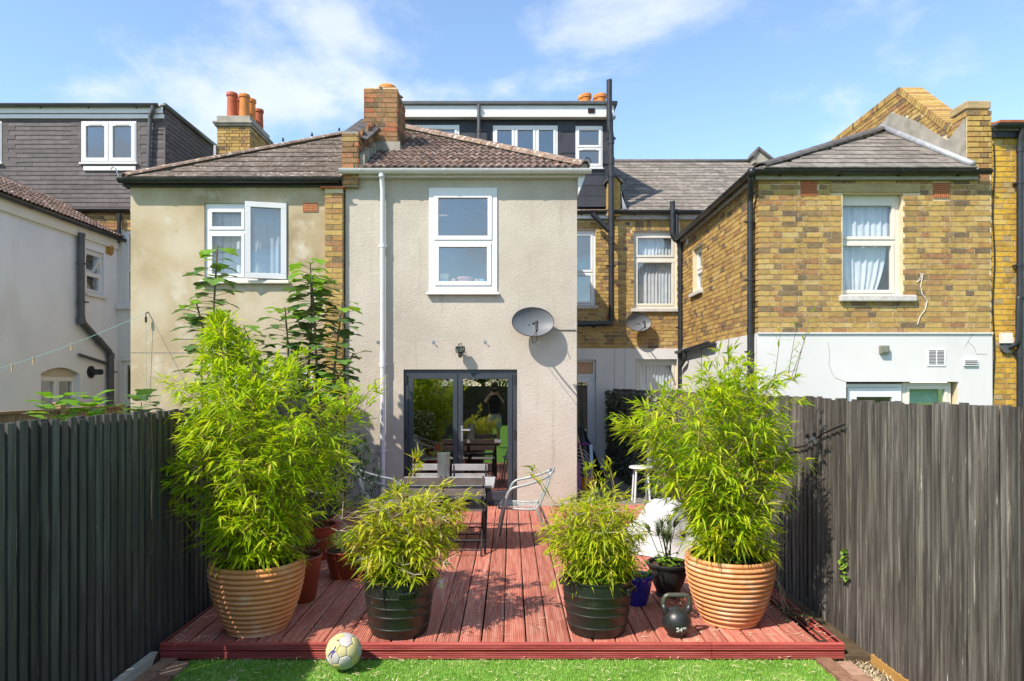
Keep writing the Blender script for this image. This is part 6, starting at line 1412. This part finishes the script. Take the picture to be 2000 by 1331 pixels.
# ------------------------------------------------------------------ things on the walls
def satellite_dish(label, c, w, h, yaw, wall_y, arm=True):
    T = thing('satellite_dish', label, 'satellite dish', (c.x, wall_y, c.z-h*.6), 'satellite dishes'); Mx = Matrix.Translation(c) @ Matrix.Rotation(yaw, 4, 'Z') @ Matrix.Rotation(R(-14), 4, 'X')
    mb = MB(); n = 48; rings = 9
    for side in (0, 1):
        for k in range(rings+1):
            t = k/rings
            for i in range(n):
                a = 6.2832*i/n; mb.v.append(tuple(Mx @ Vector((w/2*t*math.cos(a), .085*(1-t*t)+side*.006, h/2*t*math.sin(a)))))
    for side in (0, 1):
        o = side*(rings+1)*n
        for k in range(rings):
            for i in range(n): mb.f.append((o+k*n+i, o+k*n+(i+1) % n, o+(k+1)*n+(i+1) % n, o+(k+1)*n+i))
    o2 = (rings+1)*n
    for i in range(n): mb.f.append((rings*n+i, rings*n+(i+1) % n, o2+rings*n+(i+1) % n, o2+rings*n+i))
    mb.r = [0]*len(mb.f); mb.build('reflector', 'dish', T, True, fix=True, sharp=50)
    MB().tube([Mx @ Vector((w/2*math.cos(6.2832*i/48), 0, h/2*math.sin(6.2832*i/48))) for i in range(49)], .005, 6).build('rim', 'metal_dark', T, True)
    for s in (-1, 1): MB().lathe([(0, 0), (.008, 0), (.008, .01), (0, .01)], tuple(Mx @ Vector((s*.05, .075, -.02))), 8).build('bolt', 'metal_dark', T)
    tip = Mx @ Vector((0, -.36, -h*.55)); root = Mx @ Vector((0, .10, -h*.42))
    MB().tube([root, root.lerp(tip, .5)-UP*.02, tip], .012, 8).build('arm', 'steel', T, True)
    MB().tube([tip+Vector((0, -.02, -.02)), tip+Vector((0, .05, .07)), tip+Vector((0, .09, .10))], [.016, .020, .030], 12).build('receiver', 'metal_dark', T, True, sharp=40)
    MB().tube([tip+Vector((0, -.01, -.03)), tip+Vector((.01, .05, -.16)), root+Vector((0, -.05, -.10)), root+Vector((0, .05, -.02))], .004, 5).build('cable', 'cable_black', T)
    back = Mx @ Vector((0, .09, 0)); pole = Vector((c.x+w*.36, (back.y+wall_y)/2, c.z))
    MB().box(pole.x-.035, pole.x+.035, wall_y-.012, wall_y-.0, c.z-.09, c.z+.09).build('wall_plate', 'metal_dark', T)
    MB().tube([(pole.x, wall_y-.01, c.z-.04), (pole.x, pole.y, c.z-.04), (pole.x, pole.y, c.z+.06), back], .018, 8).build('bracket', 'metal_dark', T, True)
    return T
def build_wall_things():
    T = satellite_dish('larger grey oval satellite dish on the cream wall above the patio doors', at(1041, 629, YF-.20), .58, .42, R(5), YF)
    MB().tube([at(1078, 643, YF-.25), at(1092, 645, YF-.01), at(1125, 645, YF-.01)], .006, 5).build('wall_cable', 'grey_plastic', T)
    T = satellite_dish('smaller grey oval satellite dish under the curtained window in the alley', at(1247, 630, YB-.22), .53, .385, R(8), YB)
    MB().tube([at(1253, 615, YB-.02), at(1254, 604, YB-.02)], .006, 5).build('wall_cable', 'cable_white', T)
    MB().tube([at(1265, 640, YB-.02), at(1265, 675, YB-.02), at(1258, 678, YB-.025), at(1222, 680, YB-.03), at(1221, 765, YB-.03)], .006, 5).build('wall_cable', 'cable_white', T)
    c = at(899, 683, YF-.13); T = thing('floodlight', 'small dark security floodlight above the patio doors', 'floodlight', (c.x, YF, c.z-.1))
    MB().box(c.x-.065, c.x+.065, c.y-.03, c.y+.05, c.z-.045, c.z+.045).build('lamp_housing', 'metal_dark', T, bevel=.008); MB().box(c.x-.055, c.x+.055, c.y-.036, c.y-.0305, c.z-.035, c.z+.035).build('lamp_glass', 'pane_glass', T)
    MB().box(c.x-.03, c.x+.03, c.y-.02, c.y+.03, c.z-.09, c.z-.046).lathe([(.02, -.11), (.026, -.09), (.026, -.08)], (c.x, c.y, c.z), 12).build('motion_sensor', 'metal_dark', T, bevel=.004); MB().tube([(c.x, c.y+.05, c.z), (c.x, YF, c.z-.03)], .016, 8).build('bracket', 'metal_dark', T); MB().tube([(c.x-.03, c.y+.02, c.z+.046), (c.x-.025, c.y+.02, c.z+.07), (c.x, YF-.005, c.z+.09), (c.x, YF+.01, c.z+.09)], .006, 6).build('cable', 'cable_black', T)
    for k, (px, lab) in enumerate(((738, 'small metal wall hook beside the white downpipe'), (846, 'small metal wall hook above the left patio door'), (947, 'small metal wall hook above the right patio door'), (1050, 'small metal wall hook in the shadow of the satellite dish'))):
        p = at(px, 668, YF); T = MB().tube([p+Vector((0, .005, 0)), p+Vector((0, -.04, 0)), p+Vector((0, -.055, .015)), p+Vector((0, -.045, .03))], .005, 6).box(p.x-.02, p.x+.02, p.y-.006, p.y, p.z-.02, p.z+.02).build('wall_hook', 'steel', None); tag(T, lab, 'hook', 'wall hooks on the cream wall')
    # washing line on the beige wall
    h = at(285, 612, YF-.06); T = thing('washing_line', 'thin green washing line with pegs running from a pulley on the beige wall', 'washing line', (h.x, YF, h.z))
    MB().tube([h+Vector((0, .06, .02)), h, h-UP*.05], .008, 6).tube([h+Vector((-.0, -.0, -.05)), h+Vector((0, 0, -.13))], .016, 8).build('pulley', 'metal_dark', T)
    e = Vector((-5.35, 5.4, 1.60)); P = [h.lerp(e, k/14)-UP*.10*math.sin(math.pi*k/14) for k in range(15)]; MB().tube(P, .0035, 5).build('cord', 'cord_green', T); MB().tube([h-UP*.1, h+Vector((-.01, .03, -1.25))], .003, 5).build('hanging_cord', 'cord_green', T)
    for px in (25, 75, 128):
        p = min(P, key=lambda q: abs(CX+q.x*F/q.y-px)); MB().box(p.x-.006, p.x+.006, p.y-.006, p.y+.006, p.z-.07, p.z+.015).build('clothes_peg', 'peg', T)
    # bulbs on the right fence
    xf = 2.36; W_ = lambda px, py: (lambda Y: Vector((xf, Y, az(py, Y))))(xf*F/(px-CX)); T = thing('string_lights', 'two clear festoon bulbs on a black cable at the grey fence', 'string lights', tuple(W_(1600, 850)))
    MB().tube([W_(1650, 829), W_(1628, 838), W_(1606, 848), W_(1597, 855), W_(1570, 872), W_(1520, 880)], .007, 6).build('cable', 'cable_black', T)
    for px, py in ((1587, 859), (1601, 856)):
        p = W_(px, py)+Vector((-.04, 0, -.02)); MB().lathe([(.001, -.03)]+[(.03*math.cos(R(a)), .03*math.sin(R(a))) for a in range(-75, 61, 12)]+[(.012, .034)], p, 18).build('bulb', 'bulb_glass', T, True); MB().lathe([(.014, .03), (.014, .06), (.001, .062)], p, 12).build('bulb_holder', 'cable_black', T)
    # ornaments behind the upstairs window
    zi = az(572, YF)+.152; y = YF+.145
    for px, w, hh, m, nm, lab in ((869, .095, .055, 'toy_blue', 'storage_box', 'blue box on the sill at the left of the upstairs window'), (886, .05, .065, 'toy_tan', 'plant_pot', 'tan pot on the upstairs window sill'), (931, .05, .06, 'toy_tan', 'wooden_block', 'tan block right of the pink bowl upstairs'), (941, .07, .06, 'toy_blue', 'picture_card', 'pale blue card at the right of the upstairs window')):
        x = ax(px, y); o = MB().box(x-w/2, x+w/2, y-.03, y+.03, zi, zi+hh).build(nm, m, None, bevel=.006); tag(o, lab, 'ornament')
    x = ax(868, y); tag(MB().box(x-.06, x+.06, y-.028, y+.028, zi+.056, zi+.135).build('carton', 'toy_cream', None, bevel=.005), 'cream carton stacked on the blue box upstairs', 'box')
    x = ax(908, y); tag(MB().lathe([(0, 0), (.085, 0), (.10, .06), (.115, .062), (.115, .082), (.10, .082), (.09, .02)], (x, y, zi), 28).build('bowl', 'toy_pink', None, True, sharp=35), 'pink plastic bowl on the upstairs window sill', 'bowl')
build_wall_things()

# ------------------------------------------------------------------ alley clutter
def build_alley():
    zg = .062
    T = thing('covered_parasol', 'black folded tarpaulin cover standing against the back door in the alley', 'cover', (1.2, 12.0, zg)); Y = 11.8; mb = MB(); top = [at(1122, 838, Y), at(1138, 831, Y)]; bot = [at(1098, 965, Y), at(1130, 975, Y-.25), at(1168, 970, Y-.2), at(1180, 935, Y)]
    rows = 9; cols = 14; rr = random.Random(6)
    for j in range(rows+1):
        t = j/rows
        for i in range(cols+1):
            s = i/cols; a = top[0].lerp(top[1], s); k = s*3; q = int(min(2, k)); b = bot[q].lerp(bot[q+1], k-q); p = a.lerp(b, t); p = p+Vector((0, -.10*math.sin(math.pi*s)*(.3+t)+.018*math.sin(s*22+t*5), 0)); mb.v.append(tuple(p))
    for j in range(rows):
        for i in range(cols): mb.f.append((j*(cols+1)+i, j*(cols+1)+i+1, (j+1)*(cols+1)+i+1, (j+1)*(cols+1)+i)); mb.r.append(0)
    o = mb.build('cover', 'tarp_black', T, True); m = o.modifiers.new('thick', 'SOLIDIFY'); m.thickness = .02
    MB().box(1.0, 1.5, 11.75, 12.25, zg, zg+.22).build('base', 'urn_black', T, bevel=.03)
    T = thing('broom', 'broom with wooden handle and orange bristles leaning in the alley', 'broom', (1.2, 10.6, zg)); a, b = at(1126, 845, 10.75), at(1157, 975, 10.4); MB().tube([a, b], .015, 10).build('handle', 'broom_wood', T, True)
    c = at(1149, 950, 10.55); mb = MB(); rr = random.Random(2)
    MB().box(c.x-.10, c.x+.10, c.y-.03, c.y+.03, c.z-.10, c.z-.05).build('head', 'broom_wood', T, bevel=.008)
    for i in range(260): p = c+Vector((rr.uniform(-.09, .09), rr.uniform(-.03, .03), -.05)); q = p+Vector((rr.gauss(0, .03), rr.gauss(0, .02), rr.uniform(.12, .21))); mb.cur = rr.uniform(.01, .99); mb.tube([p, q], [.0035, .002], 3, False)
    tag(mb.build('bristles', 'orange_bristle', T), kind='stuff')
    T = thing('clothes_airer', 'purple and white folded clothes airer behind the house corner', 'airer', (1.1, 10.3, zg)); Y = 10.35; P = lambda x, y, d=0: at(x, y, Y+d)
    MB().tube(bend([P(1120, 868), P(1150, 867), P(1153, 875), P(1156, 915)], .03), .014, 8).build('top_bar', 'purple_plastic', T, True); MB().tube([P(1131, 900), P(1128, 965)], .013, 8).build('leg', 'purple_plastic', T); MB().tube([P(1153, 870, .1), P(1156, 965, .1)], .009, 6).build('leg', 'white_plastic', T)
    for k in range(6): MB().tube(bend([P(1128, 876+k*7, .05), P(1142, 880+k*7, .05), P(1153, 894+k*8, .05)], .05), .004, 5).build('rod', 'white_plastic', T)
    tag(MB().prism([P(1151, 870, -.03), P(1157, 868, -.03), P(1159, 905, -.03), P(1153, 908, -.03)], (0, .03, 0)).build('towel', 'cloth_blue', None, fix=True, bevel=.006), 'pale blue towel hanging on the purple airer', 'towel')
    tag(MB().prism([P(1121, 900, -.1), P(1133, 903, -.1), P(1136, 965, -.1), P(1121, 968, -.1)], (0, .12, 0)).build('shopping_bag', 'cloth_pattern', None, fix=True, bevel=.02), 'patterned purple and blue bag at the foot of the airer', 'bag')
    # white dust sheet over stacked things
    b = (1.62, 7.1, ZD); T = thing('dust_sheet', 'white sheet draped over a low heap behind the right bamboo', 'sheet', b); mb = MB(); n = 40; rings = 12; rr = random.Random(12)
    for k in range(rings+1):
        t = k/rings
        for i in range(n):
            a = 6.2832*i/n; r = .46*t*(1+.10*math.sin(3*a)+.05*math.sin(7*a+1)); z = .50*(1-t**2.2)+.035*math.sin(5*a+t*6)*t+.03*math.sin(9*t+2*a); mb.v.append((b[0]+r*math.cos(a), b[1]+r*math.sin(a), ZD+max(.006, z)))
    for k in range(rings): mb.f += [(k*n+i, k*n+(i+1) % n, (k+1)*n+(i+1) % n, (k+1)*n+i) for i in range(n)]
    mb.r = [0]*len(mb.f); mb.build('cloth', 'cloth_white', T, True)
    c = at(1252, 915, 10.2); T = thing('plastic_stool', 'white plastic stool in front of the leaf screen', 'stool', (c.x, 10.2, zg)); MB().lathe([(0, 0), (.17, 0), (.18, .01), (.17, .03), (0, .03)], (c.x, 10.2, c.z), 30).build('seat', 'white_plastic', T, True, sharp=40)
    for k in range(4): a = .785+k*1.571; MB().tube([(c.x+.12*math.cos(a), 10.2+.12*math.sin(a), c.z), (c.x+.16*math.cos(a), 10.2+.16*math.sin(a), zg)], .016, 8).build('leg', 'white_plastic', T)
build_alley()

# ------------------------------------------------------------------ garden behind the camera, seen mirrored in the glass
def tree(label, x, y, h, r, seed, n=2200, leaf=.22):
    rr = random.Random(seed); T = thing('garden_tree', label, 'tree', (x, y, -.05), 'trees at the far end of the garden'); st = MB(); lf = MB()
    st.tube([(x, y, -.06), (x+.05, y, h*.3), (x, y+.1, h*.6)], [.16, .12, .06], 8)
    cl = [(Vector((x+r*.6*math.cos(a), y+r*.6*math.sin(a), h*rr.uniform(.42, .82))), r*rr.uniform(.35, .6)) for a in [k*.9+rr.random() for k in range(11)]]+[(Vector((x, y, h*.8)), r*.6)]
    for c, q in cl: st.tube([(x, y, h*.35), c], [.05, .015], 5)
    for i in range(n):
        c, q = rr.choice(cl); d = Vector((rr.gauss(0, 1), rr.gauss(0, 1), rr.gauss(0, .8))).normalized(); p = c+d*q*rr.random()**.35; blade(lf, p, Vector((rr.gauss(0, 1), rr.gauss(0, 1), rr.gauss(-.2, .6))), UP, leaf*rr.uniform(.6, 1.3), leaf*.55, rr.random())
    st.build('trunk', 'bark', T, True); tag(lf.build('crown', 'tree_leaf', T), kind='stuff')
def build_behind():
    tree('dark leafy tree mirrored in the left patio door', -3.9, -13.5, 4.8, 2.1, 1); tree('round leafy tree mirrored in the right patio door', .9, -16.5, 4.6, 2.3, 2); tree('leafy tree mirrored low in the upstairs glass', 5.2, -14.5, 5.0, 2.2, 3); tree('distant leafy tree mirrored between the other two', -1.6, -19.5, 5.2, 2.5, 4)
    rr = random.Random(77); T = thing('hedge', 'clipped green hedge closing the garden, mirrored in the patio doors', 'hedge', (0, -11.5, -.05)); lf = MB(); MB().box(-4.5, 4.5, -11.9, -11.3, -.05, 1.7).build('branches', 'bark', T)
    for i in range(3500): blade(lf, Vector((rr.uniform(-4.7, 4.7), rr.uniform(-12.0, -11.1), rr.uniform(-.03, 1.95))), Vector((rr.gauss(0, 1), rr.gauss(.5, 1), rr.gauss(0, .6))), UP, .16, .09, rr.random())
    tag(lf.build('foliage', 'tree_leaf', T), kind='stuff')
    # the photographer, mirrored in the right door
    px, py = -.46, -.42; T = thing('person', 'person in dark top and white shorts holding up a camera, mirrored in the patio door', 'person', (px, py, 0))
    def skin(name, verts, edges, radii, mat, root=0, sub=2):
        me = bpy.data.meshes.new(name); me.from_pydata([Vector((px, py, 0))+Vector(v) for v in verts], edges, []); o = link(name, me, mat, T)
        m = o.modifiers.new('skin', 'SKIN'); m.use_smooth_shade = True
        for i, s in enumerate(me.skin_vertices[0].data): s.radius = (radii[i] if isinstance(radii[i], tuple) else (radii[i], radii[i])); s.use_root = (i == root)
        m2 = o.modifiers.new('sub', 'SUBSURF'); m2.levels = m2.render_levels = sub; return o
    vb = [(0, 0, .95), (0, 0, 1.15), (0, 0, 1.38), (0, 0, 1.50), (0, .02, 1.60), (0, .03, 1.74), (.09, 0, .88), (.11, .02, .50), (.12, 0, .09), (.12, .14, .04), (-.09, 0, .88), (-.11, .02, .50), (-.12, 0, .09), (-.12, .14, .04), (.18, 0, 1.44), (.26, .12, 1.28), (.10, .26, 1.52), (.05, .30, 1.60), (-.18, 0, 1.44), (-.26, .12, 1.28), (-.10, .26, 1.52), (-.05, .30, 1.60)]
    eb = [(0, 1), (1, 2), (2, 3), (3, 4), (4, 5), (0, 6), (6, 7), (7, 8), (8, 9), (0, 10), (10, 11), (11, 12), (12, 13), (2, 14), (14, 15), (15, 16), (16, 17), (2, 18), (18, 19), (19, 20), (20, 21)]
    rb = [.13, .12, .14, .07, .055, (.085, .10), .085, .06, .04, .035, .085, .06, .04, .035, .055, .042, .032, .03, .055, .042, .032, .03]
    skin('body', vb, eb, rb, 'skin')
    skin('shirt', [(0, 0, .93), (0, 0, 1.15), (0, 0, 1.38), (0, 0, 1.47), (.19, 0, 1.44), (.245, .08, 1.33), (-.19, 0, 1.44), (-.245, .08, 1.33)], [(0, 1), (1, 2), (2, 3), (2, 4), (4, 5), (2, 6), (6, 7)], [(.19, .14), (.175, .135), (.19, .15), .09, .075, .065, .075, .065], 'cloth_dark', 1)
    skin('shorts', [(0, 0, .97), (0, 0, .86), (.105, 0, .78), (.115, .02, .50), (-.105, 0, .78), (-.115, .02, .50)], [(0, 1), (1, 2), (2, 3), (1, 4), (4, 5)], [(.185, .14), (.17, .14), .11, .10, .11, .10], 'cloth_white', 0)
    MB().lathe([(.001, -.02), (.09, -.01), (.108, .05), (.10, .11), (.06, .15), (.001, .16)], (px, py+.0, 1.71), 18, 1, 1.1).build('hair', 'hair', T, True)
    o = MB().box(px-.07, px+.07, py+.30, py+.36, 1.58, 1.67).tube([(px, py+.35, 1.625), (px, py+.41, 1.625)], .035, 14).build('camera_body', 'black_plastic', None); tag(o, 'black camera held up by the mirrored person', 'camera')
build_behind()
